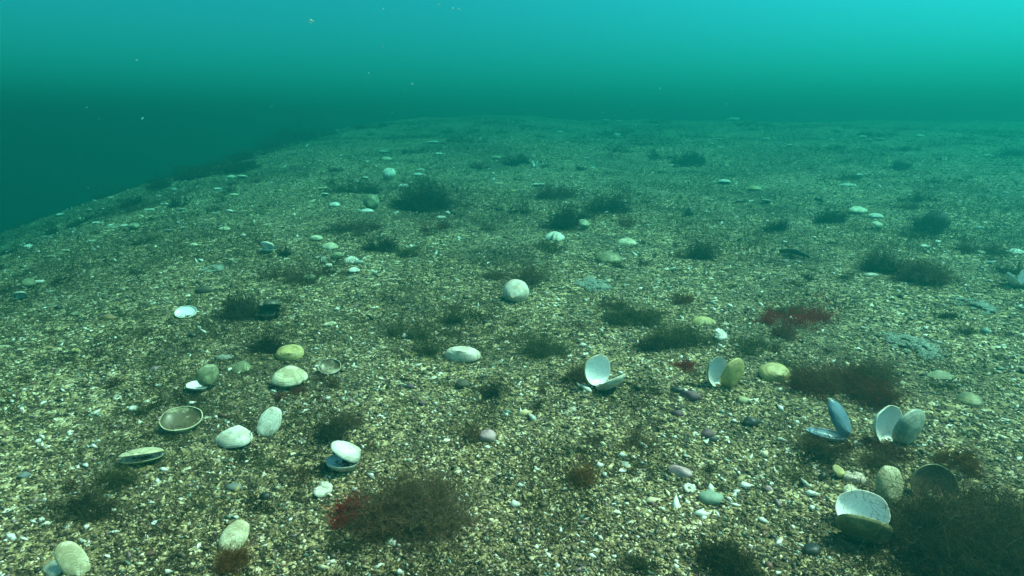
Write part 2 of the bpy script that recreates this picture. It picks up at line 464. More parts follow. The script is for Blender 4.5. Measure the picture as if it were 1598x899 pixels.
SH = {
    'white': shell_material('white_shell', (0.86, 0.85, 0.79), (0.66, 0.60, 0.48), (0.26, 0.21, 0.11), 0.48),
    'cream': shell_material('cream_shell', (0.82, 0.77, 0.58), (0.60, 0.50, 0.30), (0.26, 0.21, 0.09), 0.62),
    'yellow': shell_material('yellow_shell', (0.62, 0.50, 0.20), (0.46, 0.35, 0.13), (0.16, 0.15, 0.06), 0.55),
    'green': shell_material('green_shell', (0.44, 0.44, 0.26), (0.30, 0.30, 0.16), (0.09, 0.10, 0.045), 0.75),
    'olive': shell_material('olive_shell', (0.34, 0.30, 0.13), (0.20, 0.19, 0.085), (0.07, 0.07, 0.035), 0.75),
    'grey': shell_material('grey_shell', (0.46, 0.48, 0.42), (0.34, 0.35, 0.30), (0.14, 0.15, 0.10), 0.6),
    'pink': shell_material('pink_stained_shell', (0.80, 0.76, 0.66), (0.70, 0.56, 0.46), (0.42, 0.24, 0.16), 0.50),
    'dark': shell_material('dark_shell', (0.060, 0.050, 0.035), (0.030, 0.024, 0.018), (0.18, 0.14, 0.06), 0.35),
    'mussel': shell_material('mussel_outside', (0.085, 0.145, 0.21), (0.14, 0.22, 0.30), (0.24, 0.34, 0.42), 0.45, 0.3),
    'pearl': shell_material('pearly_inside', (0.88, 0.88, 0.86), (0.80, 0.81, 0.82), (0.50, 0.52, 0.50), 0.15, 0.25, ribs=0.08),
    'blue_pearl': shell_material('bluish_inside', (0.50, 0.58, 0.66), (0.42, 0.50, 0.60), (0.24, 0.28, 0.30), 0.25, 0.25, ribs=0.08),
    'mussel_in': shell_material('mussel_inside', (0.34, 0.46, 0.56), (0.27, 0.38, 0.49), (0.11, 0.17, 0.23), 0.4, 0.2, ribs=0.08),
    'brown_in': shell_material('stained_inside', (0.64, 0.57, 0.38), (0.46, 0.38, 0.21), (0.085, 0.065, 0.03), 1.0, 0.4, 22.0, 0.08),
    'dark_in': shell_material('dark_inside', (0.20, 0.115, 0.085), (0.15, 0.085, 0.062), (0.07, 0.05, 0.035), 0.6, 0.3, ribs=0.08),
}
def valve_mesh(name, L, H, D, out, inn, seed=0, asym=0.0, point=0.0, chipped=0.0, ns=26, nt=60, thick=0.045, flatness=0.85):
    """one half of a bivalve. Hinge at the origin, shell grows along +Y, long axis X, bulges to +Z."""
    rng = np.random.RandomState(seed)
    th = np.linspace(0, 2 * np.pi, nt, endpoint=False)
    sn = np.sin(th)
    mx = 0.5 * L * np.sign(sn) * np.abs(sn) ** flatness
    my = 0.5 * H * (1 - np.cos(th))
    mx = mx * (1 - point * np.sign(sn) * 0.0) + asym * L * np.sin(np.pi * my / H)
    if point:                                     # one end drawn out narrower than the other
        t = (mx / (0.5 * L)).clip(-1, 1)
        my = H * 0.5 + (my - H * 0.5) * (1 - point * np.clip(t, 0, 1) ** 1.5)
    wob = 1 + 0.012 * np.sin(3 * th + rng.uniform(0, 6)) + 0.008 * np.sin(7 * th + rng.uniform(0, 6))
    if chipped:
        c0 = rng.uniform(np.pi * 0.6, np.pi * 1.4)
        for q in range(3):
            cc = c0 + rng.uniform(-0.9, 0.9); wd = rng.uniform(0.10, 0.25)
            wob = wob - chipped * rng.uniform(0.4, 1.0) * np.exp(-((th - cc) / wd) ** 2)
        wob = wob - 0.25 * chipped * rng.rand(nt) * (np.abs(th - np.pi) < 1.4)
    mx = mx * wob; my = my * wob
    t = np.linspace(0.03, 1, ns); S = 1 - (1 - t) ** 1.7
    def prof(s):
        return np.sqrt(np.clip(1 - s ** 2.1, 0, 1)) ** 1.1
    V, G = [], []
    for s in S:
        cy = H * (0.15 + 0.15 * s)
        rip = 0.004 * D * math.sin(s * 52) + 0.010 * D * math.sin(s * 23 + seed)
        z = prof(s) * D + rip * (1 if s < 0.985 else 0)
        V.append(np.stack([s * mx, cy + s * (my - cy) - 0.05 * H * (1 - s) ** 2, np.full(nt, z)], -1)); G.append(np.full(nt, s))
    for s in S[::-1]:
        cy = H * (0.15 + 0.15 * s)
        z = prof(s) * D * 0.88
        k = 1 - thick
        V.append(np.stack([s * mx * k, cy + s * (my * k + thick * H * 0.5 - cy), np.full(nt, z - 0.0004)], -1)); G.append(np.full(nt, s))
    n0 = len(V) * nt; cy = 0.15 * H
    V.append(np.array([[0, cy - 0.05 * H, prof(0.0) * D * 0.99], [0, cy, prof(0.0) * D * 0.86]])); G.append(np.array([0., 0.]))
    V = np.concatenate(V); G = np.concatenate(G)
    q = np.arange(nt); q1 = (q + 1) % nt
    F = []
    for r in range(2 * ns - 1):
        F.append(np.stack([r * nt + q, r * nt + q1, (r + 1) * nt + q1, (r + 1) * nt + q], -1))
    F = np.concatenate(F)
    top = [(n0, int(b), int(a)) for a, b in zip(q, q1)]
    e = (2 * ns - 1) * nt
    bot = [(n0 + 1, int(e + a), int(e + b)) for a, b in zip(q, q1)]
    me = bpy.data.meshes.new(name)
    # winding: ring 0 is the umbo, so flip to face outwards
    me.from_pydata(V.tolist(), [], [tuple(int(i) for i in f[::-1]) for f in F] + [tt[::-1] for tt in top] + [tt[::-1] for tt in bot])
    nf = len(F); mi = np.zeros(nf + 2 * nt, np.int32)
    mi[ns * nt:nf] = 1; mi[nf + nt:] = 1
    me.materials.append(SH[out]); me.materials.append(SH[inn])
    me.polygons.foreach_set('material_index', mi)
    me.polygons.foreach_set('use_smooth', np.ones(len(mi), bool))
    bm = bmesh.new(); bm.from_mesh(me); bmesh.ops.recalc_face_normals(bm, faces=bm.faces); bm.to_mesh(me); bm.free()
    point_attr(me, 'growth', G)
    me.update()
    return me
def rot(yaw=0, pitch=0, roll=0, spin=0):
    return (Matrix.Rotation(R(yaw), 4, 'Z') @ Matrix.Rotation(R(pitch), 4, 'X') @ Matrix.Rotation(R(roll), 4, 'Y') @ Matrix.Rotation(R(spin), 4, 'Z'))
def verts_of(me):
    a = np.zeros(len(me.vertices) * 3); me.vertices.foreach_get('co', a); return a.reshape(-1, 3)
def seat(M, pts, px, py, sink, base):
    """world matrix that stands the points (under rotation M) on the bed so that they show at photo pixel (px, py)"""
    Q = pts @ np.array(M.to_3x3()).T
    lo, hi = Q.min(0), Q.max(0)
    hz = hi[2] - lo[2]
    p, mp = at(px, py)
    if not base: p, mp = at(px, py + min(40, 0.42 * hz / mp))
    c = (lo + hi) / 2
    T = Matrix.Translation((p.x - c[0], p.y - c[1], p.z - lo[2] - sink * hz))
    return T @ M
_k = NT('ligament'); _k.b.inputs['Base Color'].default_value = (0.05, 0.035, 0.02, 1); _k.b.inputs['Roughness'].default_value = 0.6; LIGAMENT = _k.m
sseed = [0]
def remember(M, pts):
    Q = pts @ np.array(M.to_3x3()).T + np.array(M.translation)
    c = (Q.min(0) + Q.max(0)) / 2
    SHELL_SPOTS.append((c, 1.42 * float(np.median(np.linalg.norm(Q - c, axis=1)))))
def shell(px, py, wpx, asp, out, label, yaw=0, pitch=0, roll=0, spin=0, inn='pearl', dome=0.36, sink=0.17, base=False, name='clam_shell', cat='shell', group=None, **kw):
    """a single valve: wpx long, asp = height / length"""
    sseed[0] += 1
    p, mp = at(px, py)
    L = wpx * mp
    far = wpx < 24
    if far: sink = min(sink, -0.10)               # lies clear on top of the grit
    me = valve_mesh(name, L, L * asp, min(L, L * asp) * dome * 0.84, out, inn, sseed[0], ns=12 if far else 26, nt=28 if far else 60, **kw)
    M = rot(yaw, pitch, roll, spin)
    o = link(bpy.data.objects.new(name, me))
    o.matrix_world = seat(M, verts_of(me), px, py, sink, base)
    remember(o.matrix_world, verts_of(me))
    return tag(o, label, cat, group)
def pair(px, py, wpx, asp, outs, label, ra, rb, inns=('pearl', 'pearl'), dome=0.34, sink=0.06, base=True, labels=(None, None), name='open_clam', cat='shell', gap=0.0, **kw):
    """both valves of one bivalve, still joined at the hinge; ra, rb = (yaw, pitch, roll) of each valve"""
    sseed[0] += 1
    p, mp = at(px, py)
    L = wpx * mp
    ms = [valve_mesh('valve', L, L * asp, L * asp * dome, outs[i], inns[i], sseed[0], **kw) for i in (0, 1)]
    Ms = [rot(*ra), rot(*rb)]
    pts = np.concatenate([verts_of(m) @ np.array(M.to_3x3()).T for m, M in zip(ms, Ms)])
    T = seat(Matrix.Identity(4), pts, px, py, sink, base)
    root = link(bpy.data.objects.new(name, None)); root.location = T.translation
    root.empty_display_size = 0.02
    for i in (0, 1):
        c = link(bpy.data.objects.new('valve', ms[i]), root); c.matrix_local = Ms[i]
        remember(T @ Ms[i], verts_of(ms[i]))
        if labels[i]: c['label'] = labels[i]
    # the dark elastic ligament that keeps the valves together
    bm = bmesh.new(); bmesh.ops.create_icosphere(bm, subdivisions=2, radius=1.0)
    for v in bm.verts: v.co = (v.co.x * L * 0.16, v.co.y * L * 0.035 + L * asp * 0.01, v.co.z * L * 0.035)
    hm = bpy.data.meshes.new('hinge'); bm.to_mesh(hm); bm.free(); hm.materials.append(LIGAMENT)
    hg = link(bpy.data.objects.new('hinge', hm), root); hg.matrix_local = Ms[0]
    return tag(root, label, cat)

# ---- the shells one can tell apart, nearest first -------------------------------------------------
shell(116, 895, 38, 1.75, 'cream', 'pale greenish cream shell standing on edge beside the dark olive weed', yaw=24, pitch=66, spin=26, base=True, dome=0.24)
shell(84, 884, 44, 0.62, 'grey', 'half buried greyish shell lying against the pale shell on its edge', yaw=-35, pitch=20, roll=0, dome=0.3, sink=0.3)
pair(222, 712, 62, 0.62, ('cream', 'green'), 'narrow gaping clam lying on its side, pale with a dark slit', (200, 20, 0), (200, 4, 180), dome=0.20, base=False)
shell(285, 657, 60, 0.84, 'cream', 'upturned shell like a cup with a brown stained inside', yaw=204, pitch=158, inn='brown_in', dome=0.30, sink=0.10)
shell(365, 683, 60, 0.70, 'white', 'smooth cream white shell resting dome up with a shadow under its front rim', yaw=172, pitch=-6, roll=4, dome=0.50, sink=0.02, point=0.45, asym=0.05)
shell(421, 676, 34, 1.5, 'white', 'white oval shell standing upright with a fine dark line down it', yaw=8, pitch=68, spin=-24, base=True, dome=0.22)
shell(453, 550, 42, 0.94, 'yellow', 'round yellow ribbed shell, dome up, behind the green stained shell', yaw=14, pitch=18, dome=0.36, sink=0.08)
shell(453, 594, 54, 0.74, 'cream', 'large cream shell with green stains arching over a dark hollow', yaw=190, pitch=-16, dome=0.42, sink=-0.25, chipped=0.05)
shell(515, 574, 34, 0.90, 'white', 'small upturned shell with a bright white rim and brown middle', yaw=196, pitch=152, inn='brown_in', dome=0.30, sink=0.10)
shell(375, 571, 34, 0.90, 'green', 'weathered greenish shell with a frilly edge, dome up', yaw=150, pitch=-10, dome=0.38, chipped=0.10)
shell(350, 556, 30, 0.72, 'grey', 'flat grey shell just behind the weathered greenish dome', yaw=5, dome=0.25, sink=0.15)
pair(316, 608, 36, 0.95, ('grey', 'green'), 'greenish open clam with one half flat and the other standing', (96, 6, 180), (96, 88, -46), dome=0.24, labels=('white half lying flat', 'greenish half standing up'))
pair(537, 731, 50, 1.0, ('white', 'grey'), 'open clam with a cream stained lid over a bluish hollow half', (104, 34, 0), (104, 4, 180), inns=('pearl', 'blue_pearl'), dome=0.30, labels=('cream lid with olive scratches', 'bluish hollow half underneath'))
shell(505, 762, 36, 0.78, 'white', 'broken white shell piece with a grey green face', yaw=60, pitch=32, chipped=0.30, dome=0.3)
shell(366, 853, 40, 1.35, 'cream', 'pale yellow oval shell rising behind a small brown tuft', yaw=5, pitch=50, spin=-30, base=True, dome=0.30)
shell(722, 551, 58, 0.66, 'pink', 'thick white shell with pinkish brown stains and a rough broken edge', yaw=-12, pitch=10, dome=0.52, chipped=0.10, sink=0.05)
pair(943, 609, 50, 0.98, ('white', 'cream'), 'white clam opened wide, one round half upright and one seen edge on', (48, 146, 0), (210, 99, 0), dome=0.26, labels=('pale half tipped over, seen on edge', 'round white half standing upright'))
pair(1130, 603, 44, 1.14, ('yellow', 'grey'), 'open clam with a yellow brown half in front of a ringed white one', (28, 104, 0, -20), (208, 96, 0, -24), dome=0.26, labels=('yellow brown outside', 'white inside with fine rings'))
shell(1208, 580, 48, 0.88, 'yellow', 'yellow cream domed shell half hidden by reddish weed', yaw=6, pitch=26, dome=0.38)
pair(1291, 686, 32, 2.0, ('mussel', 'mussel'), 'open blue mussel with two slender halves spread apart', (84, 8, 178), (66, 62, -38), inns=('mussel_in', 'mussel_in'), dome=0.16, name='open_mussel', cat='mussel', labels=('slender half lying flat', 'slender half sticking up'), flatness=1.05)
pair(1398, 691, 62, 1.0, ('grey', 'white'), 'pair of round white shell halves standing in a V above the brown weed', (24, 104, 0, -22), (204, 98, 0, -26), dome=0.28, labels=('grey white outside with fine growth lines', 'bright white inside'))
shell(1388, 778, 44, 1.4, 'cream', 'plump cream shell standing on end above the big open clam', yaw=4, pitch=68, spin=-8, base=True, dome=0.40)
pair(1343, 834, 78, 0.84, ('olive', 'white'), 'largest open clam, white hollow above an olive green outer half', (-26, 130, 0), (154, 134, 0), dome=0.34, sink=0.10, labels=('olive green outside', 'shiny white hollow inside'))
shell(1456, 775, 78, 0.92, 'olive', 'dark round shell with a thin pale rim sunk in the big weed clump', yaw=184, pitch=112, inn='dark_in', base=True, dome=0.22, sink=0.30)
shell(1307, 738, 22, 0.95, 'yellow', 'small yellow shell at the edge of the broken yellowish pile', yaw=40, pitch=40, dome=0.38)
shell(1332, 744, 34, 0.80, 'pink', 'broken yellowish pink shell heaped beside the small yellow shell', yaw=-20, pitch=18, chipped=0.25, dome=0.38)
shell(1328, 764, 26, 0.85, 'cream', 'chipped cream shell in front of the broken yellowish pile', yaw=190, pitch=-8, chipped=0.2, dome=0.38)
shell(805, 468, 42, 0.96, 'pink', 'round ball like white shell with brownish stains in front of faint brown weed', yaw=-10, pitch=58, dome=0.60, base=True)
shell(866, 368, 30, 0.72, 'white', 'white fan shaped shell with a split and a loose sliver', yaw=188, pitch=-26, dome=0.40, chipped=0.25)
shell(978, 376, 30, 0.72, 'cream', 'bright cream domed shell behind the olive brown one', yaw=170, pitch=-6, dome=0.42)
shell(950, 402, 42, 0.76, 'olive', 'olive brown domed shell casting a dark shadow', yaw=186, pitch=-8, dome=0.42, sink=0.0)
shell(291, 487, 32, 0.84, 'white', 'lone bright white upturned shell with one dark spot inside', yaw=196, pitch=150, dome=0.26)
pair(417, 394, 22, 0.85, ('white', 'grey'), 'small open white clam beside a dark tuft', (160, 40, 0), (340, 178, 0), dome=0.3)
shell(494, 372, 20, 0.80, 'cream', 'small cream shell at the far end of the pale shell cluster', yaw=10, pitch=14, dome=0.38)
shell(514, 383, 29, 0.62, 'cream', 'oval cream shell in the cluster, pointed at one end', yaw=160, pitch=-14, point=0.4, dome=0.36)
shell(527, 400, 20, 0.90, 'green', 'small greenish shell between the oval cream and white round shells', yaw=10, pitch=20, dome=0.38)
shell(548, 405, 26, 0.84, 'white', 'round white shell in the pale cluster', yaw=175, pitch=-10, dome=0.38)
shell(560, 410, 16, 0.6, 'grey', 'thin bluish grey shell tucked behind the round white shell', yaw=30, pitch=20, dome=0.4)
shell(552, 422, 20, 0.66, 'white', 'small white shell in front of the round white one', yaw=195, pitch=-8, dome=0.38)
shell(513, 415, 11, 0.9, 'pink', 'tiny white shell below the small greenish shell', yaw=0, pitch=20, dome=0.38)
shell(483, 433, 22, 0.66, 'green', 'pale green shell lying apart in front of the cluster', yaw=30, pitch=10, dome=0.4)
pair(505, 411, 14, 0.85, ('grey', 'green'), 'narrow grey shells standing on edge below the oval cream shell', (80, 96, 0), (260, 98, 0), dome=0.28)
pair(421, 496, 36, 0.86, ('dark', 'dark'), 'dark broken shell gaping open with yellowish edges', (200, 26, 0), (200, -6, 180), inns=('dark_in', 'brown_in'), dome=0.40, chipped=0.18)
shell(515, 505, 22, 0.74, 'cream', 'pale flat irregular shell alone on open gravel', yaw=40, dome=0.25, chipped=0.18)
shell(607, 281, 21, 0.94, 'white', 'round white shell far off beside a dark bushy tuft', yaw=0, pitch=56, dome=0.38, base=True)
pair(580, 326, 25, 0.92, ('green', 'white'), 'far greenish white clam with a bright sliver showing behind', (10, 78, 0), (190, 112, 6), dome=0.4)
shell(573, 329, 20, 0.5, 'white', 'flat white shell in front of the far greenish white clam', yaw=185, pitch=-8, dome=0.4)
shell(558, 328, 11, 0.6, 'grey', 'dull grey shell next to the flat white shell', yaw=20, dome=0.4)
shell(630, 290, 17, 0.66, 'white', 'white cap shaped shell just beyond the dark bushy tuft', yaw=180, pitch=-4, dome=0.38)
shell(652, 272, 17, 0.55, 'white', 'white sliver of shell under another one far away', yaw=185, dome=0.4)
shell(657, 265, 15, 0.55, 'white', 'topmost white sliver of two lying together far away', yaw=180, dome=0.38)
shell(642, 285, 7, 0.8, 'cream', 'tiny cream shell next to the white cap shell', yaw=20, dome=0.38)
shell(688, 339, 16, 0.5, 'white', 'single flat white shell on pale gravel past the reddish tuft', yaw=185, dome=0.4)
shell(774, 246, 17, 0.66, 'cream', 'far cream shell at the end of a dark weed mound', yaw=10, pitch=10, dome=0.38)
pair(835, 261, 13, 0.9, ('white', 'white'), 'two thin white slivers standing upright side by side', (78, 112, 0), (258, 108, 0), dome=0.16)
shell(840, 289, 23, 0.42, 'white', 'crooked broken white shell leaning on far brown weed', yaw=200, pitch=22, chipped=0.3, dome=0.4)
shell(833, 305, 9, 0.8, 'white', 'small white shell speck beneath the crooked broken shell', yaw=20, dome=0.38)
shell(777, 286, 16, 0.45, 'cream', 'flat cream shell beyond the small yellowish one', yaw=180, dome=0.3)
shell(801, 298, 12, 0.7, 'yellow', 'small yellowish shell in short far weed', yaw=180, dome=0.38)
shell(883, 316, 11, 0.5, 'cream', 'tiny cream shell between two far brown tufts', yaw=180, dome=0.4)
shell(911, 352, 20, 0.9, 'green', 'mottled greenish shell pressed against a dark weed mound', yaw=20, pitch=44, dome=0.38)
shell(916, 247, 12, 0.6, 'grey', 'pale far shell above a lone round tuft', yaw=180, dome=0.38)
shell(1011, 351, 12, 0.5, 'grey', 'small pale shell behind the bright cream dome', yaw=180, dome=0.4)
shell(1338, 329, 30, 0.62, 'cream', 'pale shell with a dark bored hole, raised over a shadow', yaw=186, pitch=-12, dome=0.36, sink=-0.2)
shell(1366, 337, 22, 0.62, 'white', 'white shell beside the one with the bored hole', yaw=165, pitch=-8, dome=0.38)
shell(1368, 353, 18, 0.92, 'cream', 'stubby cream shell with a dark corner below its white neighbour', yaw=40, pitch=34, dome=0.42, chipped=0.15)
shell(1323, 288, 25, 0.34, 'white', 'long thin white shell like a stick', yaw=155, pitch=-12, dome=0.38, flatness=0.8)
shell(1340, 273, 17, 0.42, 'white', 'thin white shell just beyond the stick like one', yaw=175, pitch=-6, dome=0.4)
shell(1177, 294, 21, 0.70, 'yellow', 'far yellowish shell with one bright end', yaw=165, pitch=-6, dome=0.38)
shell(1157, 314, 20, 0.55, 'olive', 'upturned shell showing only a pale ring', yaw=10, roll=180, inn='dark_in', dome=0.3, sink=0.3)
shell(1172, 314, 11, 0.7, 'white', 'whitish shell touching the pale ring shaped one', yaw=10, roll=180, dome=0.3)
shell(1196, 216, 12, 0.6, 'white', 'brightest small white shell near where the bed fades out', yaw=180, dome=0.38)
shell(1586, 392, 28, 0.70, 'white', 'smooth white dome at the picture border, beyond another', yaw=175, dome=0.38)
pair(1586, 447, 32, 0.76, ('white', 'white'), 'open white clam at the picture border', (70, 100, 0), (250, 132, 0), dome=0.4, base=True)
shell(1529, 394, 17, 0.75, 'green', 'pale greenish shell against a low brown tuft', yaw=150, dome=0.38)
shell(1529, 355, 14, 0.6, 'grey', 'dull pale shell past the pyramid shaped rock', yaw=180, dome=0.4)
shell(1098, 500, 38, 0.72, 'yellow', 'lumpy yellowish shell in a bed of green fuzz', yaw=170, dome=0.38, chipped=0.14)
shell(1124, 521, 26, 0.9, 'white', 'white triangular broken shell standing by the lumpy yellowish one', yaw=30, pitch=44, dome=0.25, chipped=0.35)
shell(1467, 585, 40, 0.60, 'green', 'flat pale green shell with a dark front edge', yaw=178, pitch=-6, dome=0.3, sink=0.1)
shell(1513, 620, 40, 0.86, 'olive', 'green overgrown dome shell near the flat pale green one', yaw=150, dome=0.42, sink=0.25)
shell(1360, 428, 24, 0.45, 'white', 'white sliver of shell under the dark double weed clump', yaw=165, dome=0.35)
shell(1442, 384, 13, 0.7, 'white', 'small bright shell past the dark double weed clump', yaw=180, dome=0.38)
shell(1464, 377, 12, 0.6, 'white', 'small pale triangular shell near the pyramid shaped rock', yaw=200, dome=0.4, chipped=0.2)
# shells along the edge of the slope
shell(60, 440, 15, 0.62, 'white', 'bright white leaf shaped shell on the slope edge', yaw=45, pitch=10, dome=0.4)
shell(46, 444, 18, 0.85, 'green', 'grey green shell leaning beside the bright leaf shaped one', yaw=30, pitch=52, dome=0.3)
shell(32, 463, 20, 0.90, 'grey', 'pale arched shell with its hollow side showing on the slope', yaw=210, pitch=40, dome=0.4)
shell(75, 455, 14, 0.5, 'grey', 'narrow pale shell in front of the grey green leaning one', yaw=25, dome=0.4)
shell(209, 354, 18, 0.85, 'green', 'round greenish shell near the drop off', yaw=0, pitch=30, dome=0.38)
shell(350, 357, 19, 0.66, 'cream', 'cream oval shell by itself up the slope edge', yaw=185, dome=0.38)
shell(302, 382, 14, 0.7, 'cream', 'dull cream shell below the lone cream oval', yaw=180, dome=0.38)
shell(265, 360, 14, 0.8, 'grey', 'tiny upturned shell with a dark middle near the drop off', yaw=30, roll=180, inn='dark_in', dome=0.35)
shell(286, 355, 10, 0.5, 'white', 'small whitish shell just uphill of the dark centred one', yaw=180, dome=0.4)
shell(194, 352, 13, 0.7, 'white', 'first of several white shells by the drop off', yaw=180, dome=0.38)
shell(176, 355, 10, 0.7, 'grey', 'bluish shell next to the round greenish one', yaw=160, dome=0.38)
shell(233, 327, 16, 0.45, 'white', 'white sliver pointing up the slope edge', yaw=30, dome=0.4)
shell(256, 318, 13, 0.5, 'white', 'pale arched sliver by a dark slope tuft', yaw=10, dome=0.4)
shell(247, 306, 10, 0.5, 'white', 'faint white shell on the far slope edge', yaw=10, dome=0.4)
shell(272, 297, 9, 0.9, 'grey', 'faint upright shell where the slope meets the dark water', yaw=10, pitch=40, dome=0.38)
shell(142, 376, 14, 0.4, 'white', 'thin bluish white sliver under a dark spot on the slope', yaw=38, dome=0.4)
shell(146, 389, 14, 0.5, 'grey', 'bent grey shell below the thin bluish sliver', yaw=150, dome=0.4)
shell(79, 400, 14, 0.6, 'green', 'pale green shell low on the slope', yaw=30, dome=0.4)
shell(95, 404, 11, 0.6, 'yellow', 'yellowish shell beside the pale green one low on the slope', yaw=40, dome=0.4)
shell(118, 548, 12, 0.9, 'yellow', 'little yellowish shell amid grit on the near slope', yaw=20, pitch=20, dome=0.38)
shell(117, 490, 15, 0.8, 'green', 'small pale green shell uphill of the orange brown stone', yaw=150, dome=0.38)
shell(6, 541, 20, 0.4, 'cream', 'thin cream shell at the very border of the picture', yaw=15, dome=0.4)
shell(434, 297, 12, 0.8, 'yellow', 'faint yellowish shell high on the far slope', yaw=0, dome=0.38)
for i, (x, y, w) in enumerate([(522, 320, 12), (505, 294, 12), (507, 304, 8), (560, 284, 11), (570, 278, 9), (604, 248, 11), (598, 237, 8), (551, 247, 6), (676, 222, 12), (692, 223, 7), (684, 240, 9), (743, 202, 8),
        (874, 206, 8), (966, 190, 8), (964, 210, 10), (945, 188, 7), (1024, 196, 7), (1144, 187, 7), (1122, 218, 8), (1124, 230, 8), (1232, 227, 6), (1026, 240, 7), (1130, 284, 13), (1195, 315, 10), (1048, 258, 6), (1355, 219, 8), (1346, 213, 7), (1373, 218, 8), (1299, 218, 6), (1541, 243, 10), (1435, 212, 7), (1463, 200, 6), (1354, 234, 6), (365, 304, 9), (378, 276, 10), (349, 298, 9), (387, 251, 8), (362, 276, 9), (340, 295, 8), (283, 328, 9), (150, 348, 9), (140, 328, 8), (94, 335, 8), (70, 370, 9), (45, 384, 10), (104, 391, 8), (358, 330, 8), (335, 333, 8)]):
    shell(x, y, w * 1.6, random.Random(i).uniform(0.45, 0.8), ['white', 'cream', 'white', 'grey'][i % 4], 'tiny pale shell far off on the fading gravel', yaw=(i * 47) % 60 + 150, pitch=(i * 13) % 30 - 8, dome=0.36, group='tiny far shells')

# small white chips of broken shell between the stones
def chip_mesh(seed):
    rng = np.random.RandomState(seed)
    n = rng.randint(5, 8); a = np.sort(rng.uniform(0, 2 * np.pi, n)); r = rng.uniform(0.55, 1.0, n)
    x = r * np.cos(a); y = r * np.sin(a) * rng.uniform(0.45, 0.8)
    z = 0.22 * (1 - x * x)
    top = np.stack([x, y, z], -1); bot = np.stack([x * 0.94, y * 0.94, z - 0.16], -1)
    V = np.concatenate([top, bot, [[0, 0, 0.30]], [[0, 0, 0.08]]]); F = []
    for i in range(n):
        j = (i + 1) % n
        F += [(2 * n, i, j), (2 * n + 1, n + j, n + i), (i, n + i, n + j), (i, n + j, j)]
    me = np_mesh('shell_chip', V, np.array(F), smooth=False)
    point_attr(me, 'growth', rng.rand(len(V)) * 0.2)
    return me
chips = []
for i in range(14):
    me = chip_mesh(i); me.materials.append(SH[['white', 'white', 'cream', 'pearl', 'grey', 'white', 'pink'][i % 7]]); chips.append(me)
crng = random.Random(3)
def chip(px, py, wpx, label, group=None, flat=25):
    p, mp = at(px, py)
    o = link(bpy.data.objects.new('shell_chip', crng.choice(chips)))
    s = wpx * mp * 0.5
    o.location = (p.x, p.y, p.z + s * 0.12); o.scale = (s, s, s)
    o.rotation_euler = (R(crng.uniform(-flat, flat)), R(crng.uniform(-flat, flat)), crng.uniform(0, 6.28))
    return tag(o, label, 'shell chip', group)
CHIPS = [(240, 576, 14), (246, 604, 16), (213, 618, 9), (57, 639, 7), (68, 630, 12), (110, 641, 9), (194, 634, 14), (181, 697, 17), (176, 711, 12), (282, 701, 9), (332, 709, 13), (241, 820, 20), (178, 832, 22), (138, 848, 12), (39, 868, 13), (219, 884, 22), (458, 711, 16), (411, 744, 15), (394, 766, 8), (466, 789, 8), (595, 592, 11), (532, 782, 10), (741, 606, 18),
    (901, 533, 14), (836, 553, 15), (818, 576, 8), (858, 615, 9), (837, 620, 9), (1118, 684, 15), (1101, 692, 20), (1136, 691, 16), (1072, 714, 17), (778, 742, 13), (690, 692, 8), (731, 739, 11), (811, 803, 15), (930, 862, 15), (774, 870, 14), (963, 803, 22), (1147, 821, 12), (1306, 869, 18), (1284, 517, 12), (1270, 453, 8), (1043, 451, 15), (911, 470, 16), (989, 469, 16), (761, 412, 11), (757, 401, 6), (764, 604, 9),
    (235, 470, 9), (262, 461, 11), (352, 514, 10), (350, 502, 8), (478, 452, 9), (473, 483, 9), (314, 407, 12), (283, 405, 11), (327, 387, 8), (139, 424, 7), (205, 388, 6), (1115, 355, 13), (1150, 340, 9), (1225, 379, 14), (1412, 451, 9), (1448, 424, 7), (1409, 373, 8), (1580, 573, 9), (1578, 505, 11), (1587, 474, 9), (1561, 570, 9), (1545, 686, 9), (1534, 643, 10), (1566, 684, 10), (1501, 607, 7), (1440, 720, 9), (1585, 690, 13), (1455, 869, 14), (1022, 866, 15), (1030, 860, 10), (865, 720, 7), (880, 745, 9), (800, 745, 13), (975, 725, 22), (972, 737, 17), (981, 731, 15), (1084, 690, 10), (1335, 690, 9), (1530, 740, 9)]
for x, y, w in CHIPS:
    chip(x, y, w, 'small white chip of broken shell lying among the gravel', 'white shell chips')
for i in range(185):
    r = 0.55 * (5.5 / 0.55) ** crng.random(); a = crng.uniform(-0.8, 0.75)
    x, y = r * math.sin(a), r * math.cos(a)
    o = link(bpy.data.objects.new('shell_chip', crng.choice(chips))); s = 0.0035 * (0.7 + 0.35 * r) * crng.uniform(0.7, 1.5)
    o.location = (x, y, float(height(x, y)) + s * 0.2); o.scale = (s, s, s)
    o.rotation_euler = (R(crng.uniform(-35, 35)), R(crng.uniform(-35, 35)), crng.uniform(0, 6.28))
    tag(o, 'small white chip of broken shell lying among the gravel', 'shell chip', 'white shell chips')

